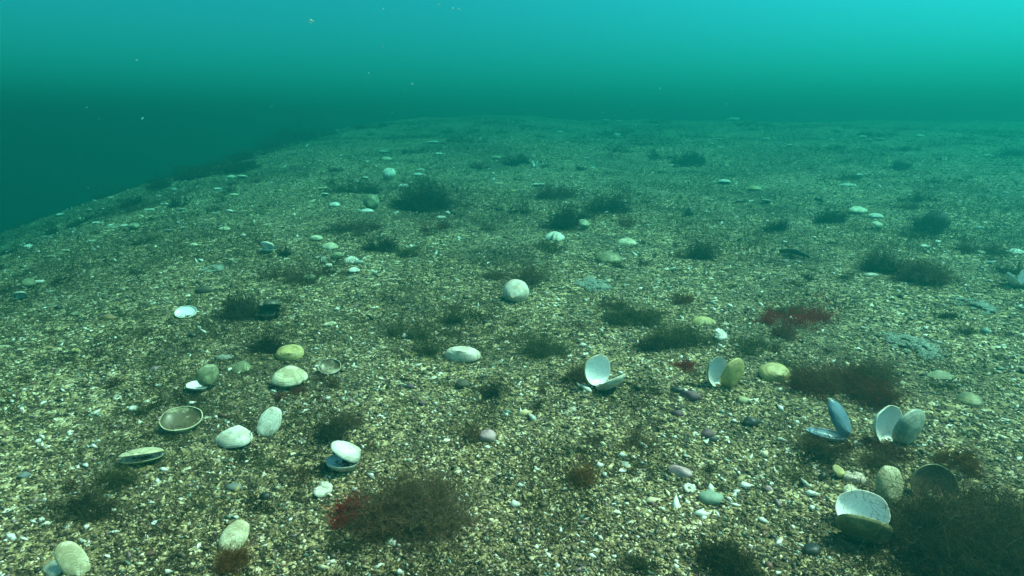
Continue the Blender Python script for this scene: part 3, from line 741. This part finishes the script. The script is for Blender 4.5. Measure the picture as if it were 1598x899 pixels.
# ------------------------------------------------------------------ stones
def stone_material(name, a, b, rough=0.7, scale=60.0):
    k = NT(name); co = k.n('ShaderNodeTexCoord').outputs['Object']
    n = k.n('ShaderNodeTexNoise', i_Scale=scale, i_Detail=5.0, i_Roughness=0.65); k.l(co, n.inputs['Vector'])
    k.l(k.ramp(n.outputs[0], [(0.35, a), (0.65, b)]), k.b.inputs['Base Color']); k.b.inputs['Roughness'].default_value = rough
    bp = k.n('ShaderNodeBump', i_Strength=0.4, i_Distance=0.001); k.l(n.outputs[0], bp.inputs['Height']); k.l(bp.outputs[0], k.b.inputs['Normal'])
    return k.m
ST = {'pink': stone_material('pink_stone', (0.34, 0.19, 0.22), (0.52, 0.36, 0.37)), 'purple': stone_material('purple_stone', (0.085, 0.040, 0.055), (0.16, 0.085, 0.10)),
      'black': stone_material('black_stone', (0.010, 0.012, 0.014), (0.035, 0.036, 0.038), 0.5), 'green': stone_material('grey_green_stone', (0.16, 0.22, 0.17), (0.27, 0.34, 0.27)),
      'grey': stone_material('grey_stone', (0.10, 0.11, 0.105), (0.20, 0.21, 0.20)), 'orange': stone_material('orange_brown_stone', (0.16, 0.095, 0.04), (0.25, 0.15, 0.065)),
      'yellow': stone_material('yellowish_stone', (0.30, 0.27, 0.14), (0.44, 0.40, 0.23)), 'rock': stone_material('dark_overgrown_rock', (0.030, 0.026, 0.016), (0.095, 0.082, 0.050))}
stc = [0]
def stone(px, py, wpx, hw, tall, kind, label, yaw=0, name='pebble', cat='pebble', peak=0.0, sink=0.25):
    stc[0] += 1; rng = np.random.RandomState(stc[0] + 50)
    p, mp = at(px, py); s = wpx * mp * 0.5
    bm = bmesh.new(); bmesh.ops.create_icosphere(bm, subdivisions=3, radius=1.0)
    ks = rng.normal(0, 1, (7, 3)); ks /= np.linalg.norm(ks, axis=1, keepdims=True); cut = rng.uniform(0.62, 0.95, 7)
    for v in bm.verts:
        c = np.array(v.co)
        for kk, ct in zip(ks, cut):
            dd = c @ kk
            if dd > ct: c = c - kk * (dd - ct) * 0.85
        c = c * (1 + 0.05 * math.sin(5 * c[0] + stc[0]) * math.cos(4 * c[1]))
        if peak: f = 1 - peak * max(0.0, c[2]); c[0] *= f; c[1] *= f
        v.co = (c[0] * s, c[1] * s * hw, c[2] * s * tall)
    me = bpy.data.meshes.new(name); bm.to_mesh(me); bm.free()
    me.polygons.foreach_set('use_smooth', np.ones(len(me.polygons), bool))
    me.materials.append(ST[kind])
    o = link(bpy.data.objects.new(name, me)); o.location = (p.x, p.y, p.z + s * tall * (1 - 2 * sink) * 0.6); o.rotation_euler = (0, 0, R(yaw))
    return tag(o, label, cat)
stone(761, 685, 29, 0.9, 0.75, 'pink', 'round dusky pink pebble by a wispy brown tuft')
stone(1060, 739, 40, 0.55, 0.5, 'pink', 'long pale pink pebble with a pointed end', yaw=-28)
stone(1108, 780, 40, 0.8, 0.55, 'green', 'flat grey green stone beside the white ringed shell')
stone(1076, 622, 36, 0.5, 0.5, 'purple', 'long dark purple stone below the open yellow clam', yaw=-25)
stone(1058, 611, 24, 0.6, 0.5, 'black', 'black stone touching the long dark purple one', yaw=-10)
stone(1058, 648, 18, 0.8, 0.7, 'purple', 'small pinkish purple pebble alone below the long purple stone')
stone(1103, 681, 24, 0.8, 0.7, 'purple', 'dark red stone among white shell chips')
stone(1112, 688, 16, 0.8, 0.6, 'black', 'small black stone against the dark red one')
stone(1170, 664, 27, 0.7, 0.7, 'black', 'angular black stone alone on warm gravel')
stone(1200, 766, 15, 0.9, 0.8, 'pink', 'tiny pinkish white pebble on bare gravel')
stone(641, 606, 16, 0.8, 0.7, 'purple', 'small mauve pebble uphill of its darker twin')
stone(659, 632, 13, 0.8, 0.7, 'purple', 'smaller dark mauve pebble')
stone(722, 604, 26, 0.8, 0.7, 'rock', 'dark lump with weed beside a bluish white chip')
stone(1159, 628, 22, 0.9, 0.7, 'yellow', 'yellowish pebble under the yellow brown clam half')
stone(1225, 409, 14, 0.7, 0.5, 'grey', 'flat grey pebble under the dark weedy stick')
stone(1265, 862, 34, 0.8, 0.6, 'black', 'bluish black stone near the lower border')
stone(415, 777, 20, 0.8, 0.7, 'black', 'dark blue black stone near a white grain of shell')
stone(366, 764, 26, 0.6, 0.5, 'grey', 'grey flat stone with a dark underside')
stone(170, 499, 26, 0.45, 0.5, 'orange', 'long orange brown stone on the slope', yaw=15)
stone(318, 457, 26, 0.4, 0.6, 'rock', 'dark elongated lump uphill of the lone white shell', yaw=15)
stone(38, 745, 22, 0.6, 0.6, 'grey', 'grey wedge shaped stone with a dark hollow beneath')
stone(1192, 826, 14, 0.8, 0.7, 'orange', 'tiny orange pebble next to a white one')
stone(300, 526, 14, 0.8, 0.7, 'black', 'small black stone downhill of the lone white shell')
stone(1460, 352, 42, 0.85, 1.0, 'rock', 'dark pyramid shaped rock grown over with weed', name='rock', cat='rock', peak=0.55, sink=0.15)
stone(1076, 336, 14, 0.9, 1.4, 'rock', 'small dark cone standing on pale gravel', name='sea_snail', cat='snail shell', peak=0.6, sink=0.1)
stone(1408, 260, 30, 0.8, 0.7, 'rock', 'far dark boulder poking from weed', name='rock', cat='rock', peak=0.3)
stone(780, 328, 16, 0.5, 0.4, 'rock', 'thin dark stone on pale gravel far off', yaw=5)
stone(1276, 312, 13, 0.8, 0.7, 'black', 'dark far pebble beside a bushy tuft')

# white ring shaped top shell: a flat spiral with a hollow middle
def ring_shell(px, py, wpx, label):
    p, mp = at(px, py); Rr = wpx * mp * 0.5
    V, F = [], []
    nu, nv = 60, 10
    for i in range(nu):
        t = i / (nu - 1); a = t * 4.2 * math.pi; rad = Rr * (0.22 + 0.46 * t); tr = Rr * (0.12 + 0.22 * t)
        for j in range(nv):
            b = 2 * math.pi * j / nv
            V.append(((rad + tr * math.cos(b)) * math.cos(a), (rad + tr * math.cos(b)) * math.sin(a), tr * math.sin(b) + Rr * 0.35 * (1 - t) * 0.3))
    for i in range(nu - 1):
        for j in range(nv):
            F.append((i * nv + j, i * nv + (j + 1) % nv, (i + 1) * nv + (j + 1) % nv, (i + 1) * nv + j))
    me = np_mesh('sea_snail', V, np.array(F)); point_attr(me, 'growth', np.repeat(np.linspace(0, 1, nu), nv))
    me.materials.append(SH['white'])
    o = link(bpy.data.objects.new('sea_snail', me)); o.location = (p.x, p.y, p.z + Rr * 0.25); o.rotation_euler = (R(35), 0, 0)
    return tag(o, label, 'snail shell')
ring_shell(1075, 765, 22, 'small white coiled shell between pink pebble and grey green stone')

# a dark stick overgrown with weed
def stick(px0, py0, px1, py1, thick, label, tone):
    a, mp = at(px0, py0); b, _ = at(px1, py1); n = 10; r = thick * mp * 0.5; V, F = [], []
    rng = random.Random(5)
    for i in range(n):
        t = i / (n - 1); c = a.lerp(b, t) + Vector((rng.uniform(-1, 1) * r * 0.4, 0, r * 0.8 + math.sin(t * 3.1) * r))
        rr = r * (0.55 + 0.5 * math.sin(math.pi * min(1, t * 0.9 + 0.1)))
        for j in range(8):
            q = 2 * math.pi * j / 8; V.append((c.x - a.x, c.y - a.y + rr * math.cos(q), c.z - a.z + rr * math.sin(q)))
    for i in range(n - 1):
        for j in range(8): F.append((i * 8 + j, i * 8 + (j + 1) % 8, (i + 1) * 8 + (j + 1) % 8, (i + 1) * 8 + j))
    V += [(V[0][0], V[0][1], r), (V[8 * n - 1][0], V[8 * n - 1][1], V[8 * n - 1][2])]
    me = np_mesh('stick', V, np.array(F)); me.materials.append(ST[tone])
    o = link(bpy.data.objects.new('stick', me)); o.location = a
    return tag(o, label, 'stick')
stick(1216, 395, 1262, 405, 8, 'dark stick lying on gravel with weed along it', 'rock')

# pale crumbly mats of bryozoan crust
def crust(px, py, wpx, dpx, label, seed):
    rng = np.random.RandomState(seed); p, mp = at(px, py); rx = wpx * mp * 0.5
    q2, _ = at(px, py - dpx / 2); q1, _ = at(px, py + dpx / 2); ry = (q2 - q1).length * 0.5
    n = 2600; a = rng.uniform(0, 6.283, n); q = np.sqrt(rng.rand(n)) * rng.uniform(0.6, 1.0, n)
    x = q * np.cos(a) * rx; y = q * np.sin(a) * ry
    ok = vnoise(p.x * 30 + x * 75, p.y * 30 + y * 75, 60 + seed) > 0.38 + 0.45 * q * rng.rand(n); x, y, q = x[ok], y[ok], q[ok]; n = len(x)
    M = rand_rot(n, rng, 0.6); s = 0.0016 * np.exp(rng.normal(0, 0.35, n)) * (0.7 + 0.25 * mp * FPX)
    V = np.einsum('nij,kj->nki', M, OCT_V) * (s[:, None, None] * np.array([1.3, 0.9, 0.7]))
    z = height(p.x + x, p.y + y) - p.z + 0.002 + 0.006 * (1 - q) * rng.rand(n)
    V = V + np.stack([x, y, z], -1)[:, None]
    F = OCT_F[None] + (np.arange(n) * 6)[:, None, None]
    me = np_mesh('bryozoan_crust', V.reshape(-1, 3), F.reshape(-1, 3), smooth=False)
    me.materials.append(bpy.data.materials.get('pale_crust') or stone_material('pale_crust', (0.17, 0.19, 0.15), (0.32, 0.36, 0.30)))
    o = link(bpy.data.objects.new('bryozoan_crust', me)); o.location = p
    return tag(o, label, 'crust')
crust(927, 446, 66, 26, 'pale bluish crumbly crust below the olive brown shell', 1)
crust(1424, 541, 86, 40, 'wide faint bluish crumbly crust past the reddish weed', 2)
crust(1520, 478, 60, 24, 'faint pale crumbly crust near the small dark tufts', 3)
crust(332, 421, 30, 12, 'small bluish crumbly crust up the slope', 4)

# ------------------------------------------------------------------ the seaweed, near to far
weed(645, 806, 165, 82, 'brown', 'big reddish brown seaweed heap lying across bare gravel', 2.0, lean=(0.25, 0.1), lobes=8)
weed(610, 828, 120, 36, 'maroon', 'dark maroon weed at the foot of the big reddish brown heap', 1.3, lobes=6)
weed(546, 808, 42, 44, 'red', 'bright red frond at the end of the big reddish brown heap', 1.7, lean=(0.4, 0), thick=1.9, bushy=4, curl=0.2)
weed(735, 820, 120, 24, 'brown', 'thin brown trailing strands beside the big reddish brown heap', 0.7, lean=(0.8, -0.2), droop=0.15)
weed(545, 842, 90, 24, 'olive', 'low olive fringe in front of the big reddish brown heap', 0.9)
weed(470, 832, 60, 14, 'brown', 'flat brown wisps between the pale oval shell and the big heap', 0.5)
weed(1525, 866, 235, 140, 'dark', 'largest dark bushy seaweed mass beside the big open clam', 2.2, lobes=12, deep=0.65)
weed(1500, 815, 210, 80, 'brown', 'dark brown bushy seaweed behind the largest mass', 1.5, lobes=8)
weed(1478, 800, 120, 46, 'maroon', 'maroon weed draped around the dark round shell', 1.2, lobes=7)
weed(1500, 725, 96, 40, 'rust', 'rusty orange brown weed above the dark round shell', 1.0, lobes=5)
weed(1470, 899, 80, 44, 'dark', 'blackish weed in front of the big open clam', 1.4, lobes=7)
weed(1540, 893, 90, 36, 'red', 'deep red weed at the lower border under the largest mass', 0.9)
weed(1312, 612, 190, 60, 'maroon', 'wide reddish brown weed spread behind the blue mussel', 2.0, lobes=10)
weed(1262, 600, 80, 44, 'brown', 'dense brown weed covering the side of the yellow cream shell', 1.5)
weed(1365, 600, 90, 40, 'brown', 'brown weed behind the white shell pair', 1.3)
weed(1315, 706, 130, 40, 'brown', 'brown weed under the blue mussel', 1.6, lobes=7)
weed(1400, 706, 90, 32, 'maroon', 'reddish weed at the foot of the white shell pair', 1.4)
weed(1275, 725, 50, 28, 'dark', 'dark wisp under the open blue mussel tips', 0.9)
weed(150, 797, 84, 46, 'dark', 'dark olive weed clump behind the pale shell on edge', 0.7, lobes=7)
weed(168, 762, 70, 36, 'olive', 'paler olive weed on top of the dark olive clump', 0.7)
weed(70, 800, 60, 24, 'olive', 'low olive wisps near the grey wedge stone', 0.7)
weed(526, 680, 54, 40, 'dark', 'black brown tuft close behind the open cream lid clam', 1.7)
weed(540, 662, 66, 36, 'brown', 'wispy brown weed rising behind the black brown tuft', 0.9)
weed(575, 700, 60, 20, 'brown', 'low brown weed touching the open cream lid clam', 0.8)
weed(560, 728, 46, 14, 'dark', 'dark weed in the mouth of the open cream lid clam', 1.0)
weed(780, 613, 46, 34, 'dark', 'small dark upright tuft on open gravel', 1.5, lobes=2, curl=0.2, bushy=5)
weed(733, 680, 80, 30, 'brown', 'wispy brown tuft behind the dusky pink pebble', 0.9)
weed(855, 550, 80, 40, 'olive', 'olive brown tuft uphill of the opened white clam', 1.0)
weed(903, 590, 54, 46, 'brown', 'brown tuft beside the round white upright half', 1.0)
weed(690, 606, 60, 16, 'olive', 'flat olive wisps near the dark lump', 0.7)
weed(668, 555, 60, 36, 'olive', 'faint olive tuft behind the thick pinkish white shell', 0.7)
weed(900, 748, 40, 32, 'rust', 'small round rusty dark tuft alone on gravel', 2.4, lobes=2, droop=0.12, curl=0.5)
weed(367, 884, 50, 34, 'rust', 'small rusty brown tuft in front of the pale yellow oval shell', 1.7, lobes=3)
weed(455, 615, 70, 22, 'maroon', 'dark reddish weed in the hollow under the green stained shell', 1.5)
weed(512, 600, 60, 26, 'brown', 'brown wisps between the small white rimmed shell and the green stained one', 0.8)
weed(425, 545, 80, 32, 'dark', 'dark olive weed behind the round yellow shell', 1.2)
weed(366, 494, 66, 50, 'dark', 'dark fuzzy tuft downhill of the broken dark shell', 1.0, lobes=6)
weed(415, 488, 40, 22, 'dark', 'dark weed around the gaping broken dark shell', 0.8)
weed(725, 498, 66, 28, 'olive', 'faint olive tuft on bright gravel', 0.8)
weed(640, 520, 80, 28, 'olive', 'loose olive weed uphill of the thick pinkish white shell', 0.6)
weed(800, 437, 110, 36, 'brown', 'soft brown weed behind the ball like white shell', 0.9, lobes=7)
weed(985, 500, 110, 34, 'olive', 'green fuzzy weed mat before the pale bluish crust', 1.0, lobes=7)
weed(1065, 530, 130, 36, 'olive', 'green fuzzy weed mat around the lumpy yellowish shell', 1.1, lobes=8)
weed(960, 480, 50, 28, 'brown', 'small brown tuft beyond the green fuzzy mat', 1.0)
weed(1020, 540, 70, 26, 'dark', 'dark patch inside the green fuzzy mats', 1.0)
weed(1170, 545, 90, 30, 'olive', 'green brown weed behind the open yellow clam', 0.9)
weed(1073, 575, 56, 26, 'red', 'dull red weed tuft by the ringed white clam half', 1.3)
weed(1064, 472, 54, 36, 'rust', 'orange brown branching twig like weed', 0.6, thick=1.7, bushy=4, curl=0.25)
weed(1252, 502, 120, 34, 'red', 'bright red feathery weed on pale gravel', 0.55, lobes=9, thick=1.1)
weed(1190, 506, 36, 22, 'red', 'small red weed beside the bright red feathery one', 1.0)
weed(1220, 526, 50, 22, 'maroon', 'dark red weed below the bright red feathery one', 1.3)
weed(1225, 490, 60, 26, 'olive', 'green fuzz behind the bright red feathery weed', 0.8)
weed(1384, 424, 60, 44, 'dark', 'nearer black half of the dark double weed clump', 1.9, lobes=5)
weed(1432, 442, 90, 42, 'brown', 'browner half of the dark double weed clump', 1.7, lobes=6)
weed(1462, 360, 60, 30, 'dark', 'weed hanging on the pyramid shaped rock', 1.4)
weed(1240, 402, 52, 12, 'dark', 'thin dark weed growing along the stick', 1.4)
weed(1480, 496, 34, 24, 'dark', 'small dark tuft near the faint pale crust', 1.2)
weed(1506, 523, 36, 20, 'dark', 'second small dark tuft nearer than the first by the faint crust', 1.0)
weed(1530, 395, 70, 30, 'brown', 'low brown weed around the pale greenish shell', 0.9)
weed(1570, 425, 50, 22, 'dark', 'dark weed behind the open white clam at the border', 0.9)
weed(1436, 372, 60, 18, 'olive', 'low olive weed beyond the small bright shell', 0.9)
weed(645, 328, 76, 40, 'dark', 'big dark bushy tuft far off beside white cap shells', 2.3, lobes=6)
weed(592, 389, 44, 24, 'dark', 'dark tuft beyond the round white cluster shell', 1.9)
weed(640, 396, 70, 18, 'olive', 'low olive weed next to the dark tuft past the cluster', 0.9)
weed(680, 358, 36, 20, 'maroon', 'reddish tuft in front of a flat white shell', 1.2)
weed(548, 362, 90, 24, 'brown', 'brown weed drift behind the pale shell cluster', 0.8)
weed(520, 362, 44, 14, 'dark', 'dark hump of weed past the oval cream shell', 1.2)
weed(555, 300, 80, 26, 'olive', 'olive weed drift around the far round white shell', 0.8)
weed(540, 418, 90, 20, 'brown', 'brown weed mat under the small white cluster shells', 0.8)
weed(455, 432, 90, 26, 'brown', 'brown weed mat before the small open white clam', 0.9)
weed(435, 400, 60, 18, 'dark', 'dark weed mat behind the small open white clam', 0.8)
weed(893, 352, 76, 32, 'dark', 'black weed mound behind the fan shaped white shell', 2.0, lobes=6)
weed(958, 332, 66, 28, 'dark', 'dark weed mound beyond the mottled greenish shell', 1.7)
weed(868, 306, 70, 26, 'brown', 'brown tuft under the crooked broken white shell', 1.3)
weed(800, 332, 66, 14, 'dark', 'flat dark weed far off between pale gravel patches', 0.9)
weed(985, 352, 80, 16, 'rust', 'yellow brown weed streak beyond the bright cream dome', 0.7)
weed(860, 388, 80, 18, 'olive', 'low weed in front of the fan shaped white shell', 0.9)
weed(1086, 400, 60, 32, 'dark', 'dark spiky tuft on pale gravel', 1.7, lobes=4, curl=0.2)
weed(1046, 402, 40, 16, 'brown', 'low brown tuft next to the dark spiky one', 1.0)
weed(1286, 345, 64, 28, 'dark', 'dark bushy tuft beside the shell with the bored hole', 1.6)
weed(1212, 358, 44, 22, 'dark', 'round dark tuft on the pale gravel bank', 1.4)
weed(1395, 325, 50, 16, 'brown', 'low brown weed behind the white shell and bored shell', 1.0)
weed(1444, 315, 36, 20, 'brown', 'fuzzy brown tuft beyond the pyramid shaped rock', 1.2)
weed(1310, 280, 60, 12, 'olive', 'low olive weed behind the stick like white shell', 0.8)
weed(808, 256, 54, 20, 'dark', 'dark weed mound beside two upright white slivers', 1.6)
weed(850, 262, 36, 12, 'olive', 'small olive weed next to two upright white slivers', 0.9)
weed(749, 262, 30, 17, 'brown', 'round brown tuft near the far cream shell', 1.3)
weed(906, 266, 22, 15, 'brown', 'lone round tuft below a pale far shell', 1.4, lobes=2)
weed(946, 272, 16, 10, 'rust', 'tiny round rusty tuft on clean far gravel', 1.6, lobes=2)
weed(1068, 258, 84, 22, 'dark', 'wide dark weed bank far off', 1.2, lobes=7)
weed(1030, 246, 40, 16, 'dark', 'dark weed at the end of the wide far bank', 1.0)
weed(975, 236, 60, 12, 'olive', 'faint olive weed strip far off', 1.0)
weed(1402, 264, 40, 16, 'dark', 'dark weed over the far boulder', 1.2)
weed(1408, 236, 60, 12, 'dark', 'faint dark weed streak past the far boulder', 1.1)
weed(1502, 284, 34, 10, 'dark', 'low dark far tuft on the open bed', 1.1)
weed(1572, 242, 70, 14, 'dark', 'long dark weed bank fading at the border', 1.3)
weed(1300, 232, 40, 10, 'dark', 'short faint weed streak under tiny white shells', 1.1)
weed(1470, 250, 40, 10, 'dark', 'faint low weed between the far boulder and the border bank', 1.0)
weed(1350, 212, 70, 10, 'dark', 'very faint weed line near the fading edge', 1.1)
weed(1165, 196, 80, 9, 'dark', 'faintest weed line where the bed vanishes', 1.1)
weed(1030, 192, 60, 9, 'dark', 'faint weed smudge on the vanishing bed', 1.1)
weed(960, 210, 70, 10, 'dark', 'faint weed smudge beside a tiny far shell', 1.1)
weed(720, 222, 80, 12, 'dark', 'soft faint weed on the far crest', 1.0)
weed(640, 240, 60, 10, 'olive', 'soft olive weed under faint far slivers', 1.0)
weed(340, 268, 110, 26, 'dark', 'long dark weed ridge along the drop off', 1.5, lobes=8)
weed(300, 280, 60, 22, 'dark', 'lower end of the dark weed ridge at the drop off', 1.3)
weed(440, 226, 90, 26, 'dark', 'far dim weed ridge farther along the drop off', 1.6, lobes=8)
weed(280, 322, 30, 18, 'dark', 'dark tuft next to pale slivers on the slope edge', 1.3)
weed(205, 428, 44, 14, 'dark', 'dark low weed on the near slope', 1.0)
weed(146, 366, 22, 9, 'dark', 'dark spot of weed above the thin bluish sliver', 1.3)
weed(212, 378, 50, 12, 'olive', 'olive weed below the round greenish slope shell', 0.9)
weed(110, 440, 50, 14, 'dark', 'weed smudge beside the bright leaf shaped shell', 0.9)
weed(30, 390, 60, 18, 'dark', 'dim weed at the foot of the slope edge', 1.2)
weed(60, 500, 60, 16, 'brown', 'brownish weed streak under the pale arched shell', 0.8)
weed(90, 520, 50, 14, 'brown', 'brown weed uphill of the little yellowish shell', 0.8)
weed(1142, 888, 130, 44, 'dark', 'dark brown fuzz at the lower border', 1.2, lobes=7)
weed(1010, 893, 90, 30, 'olive', 'olive fuzz at the lower border', 1.0)
weed(990, 690, 70, 30, 'brown', 'loose brown weed uphill of the white flaky chips', 0.7)
weed(1000, 735, 60, 22, 'brown', 'brown wisps next to the long pale pink pebble', 0.8)
weed(880, 848, 120, 10, 'brown', 'thin brown drift line on bare gravel', 0.6)
weed(400, 720, 70, 26, 'olive', 'olive fuzz in front of the smooth cream white shell', 0.6)
weed(455, 745, 90, 22, 'brown', 'low brown weed downhill of the smooth cream white shell', 0.6)
weed(250, 690, 70, 24, 'olive', 'olive weed between the gaping clam and the cup shell', 0.8)
weed(220, 645, 70, 22, 'olive', 'olive weed uphill of the gaping clam', 0.7)
weed(300, 620, 60, 18, 'dark', 'dark weed in front of the greenish open clam', 0.9)
weed(1140, 600, 80, 16, 'brown', 'brown weed at the foot of the open yellow clam', 1.0)
weed(1480, 610, 60, 18, 'olive', 'olive weed beside the green overgrown dome', 0.8)
for x, y, w_, h_, lab in [(252, 292, 70, 20, 'dim weed tuft low on the dark ridge'), (200, 322, 60, 18, 'dim weed tuft on the slope crest above tiny shells'), (150, 340, 50, 16, 'dim weed tuft halfway down the slope crest'),
                   (92, 362, 60, 18, 'dim weed tuft near the foot of the slope crest'), (395, 246, 70, 20, 'dim weed between the two dark ridges on the drop off'), (500, 214, 70, 16, 'dim weed beyond the far ridge on the drop off'), (575, 200, 70, 12, 'dimmest weed at the head of the drop off')]:
    weed(x, y, w_, h_, 'dark', lab, 1.2)
# little tufts that nothing tells apart
trng = random.Random(21)
kinds = []
for i in range(6):
    me = weed_mesh('weed_wisp', 0.030, 0.026, 0.020, 60, 0.0010, 900 + i, droop=0.08, lobes=3, bushy=5); me.materials.append(WEED[['brown', 'olive', 'dark', 'olive', 'brown', 'dark'][i]]); kinds.append(me)
for i in range(230):
    r = 0.75 * (6.5 / 0.75) ** trng.random(); a = trng.uniform(-0.75, 0.72); x, y = r * math.sin(a), r * math.cos(a)
    o = link(bpy.data.objects.new('weed_wisp', trng.choice(kinds))); s = trng.uniform(0.6, 1.4) * (0.45 + 0.24 * r + 0.10 * max(0, r - 1.8))
    o.location = (x, y, float(height(x, y))); o.scale = (s * trng.uniform(0.8, 1.5), s, s * trng.uniform(0.6, 1.0)); o.rotation_euler = (0, 0, trng.uniform(0, 6.28))
    tag(o, 'small wispy tuft of brownish weed scattered on the gravel', 'seaweed', 'small scattered weed tufts')

# ------------------------------------------------------------------ specks drifting in the water, uncountable
def specks():
    rng = np.random.RandomState(9); V, F, o = [], [], 0
    spots = [(706, 14, 1.2, 5), (716, 14, 1.2, 4), (684, 8, 1.2, 5), (485, 33, 1.0, 7), (597, 72, 1.4, 3), (575, 114, 1.5, 2.5), (643, 131, 1.3, 4), (783, 48, 1.4, 3), (598, 14, 1.2, 4), (135, 168, 1.6, 3), (222, 185, 1.6, 4), (213, 94, 1.3, 3), (1060, 103, 1.6, 3), (1030, 138, 1.6, 2.5)]
    items = []
    for x, y, dist, s in spots:
        d = ray(x, y); items.append((np.array([0, 0, CAM_H]) + d * dist, s * dist / FPX * 0.5))
    for i in range(420):
        x = rng.uniform(-2.5, 2.5); y = rng.uniform(0.9, 5.0); z = float(height(x, y)) + rng.uniform(0.05, 0.5)
        if z < 0.73: items.append((np.array([x, y, z]), 0.0014 * rng.uniform(0.4, 1.3) * (0.6 + 0.3 * y)))
    n = len(items); M = rand_rot(n, rng, 1.0)
    P = np.array([p for p, s in items]); S = np.array([s for p, s in items])
    L = np.einsum('nij,kj->nki', M, OCT_V * np.array([1.6, 1.0, 0.5])) * S[:, None, None] + P[:, None]
    me = np_mesh('drifting_specks', L.reshape(-1, 3), (OCT_F[None] + (np.arange(n) * 6)[:, None, None]).reshape(-1, 3))
    k = NT('organic_flake'); k.b.inputs['Base Color'].default_value = (0.28, 0.62, 0.58, 1); k.b.inputs['Roughness'].default_value = 0.8; k.b.inputs['Alpha'].default_value = 0.40
    me.materials.append(k.m)
    tag(link(bpy.data.objects.new('drifting_specks', me)), 'pale specks drifting in the water', kind='stuff')
specks()
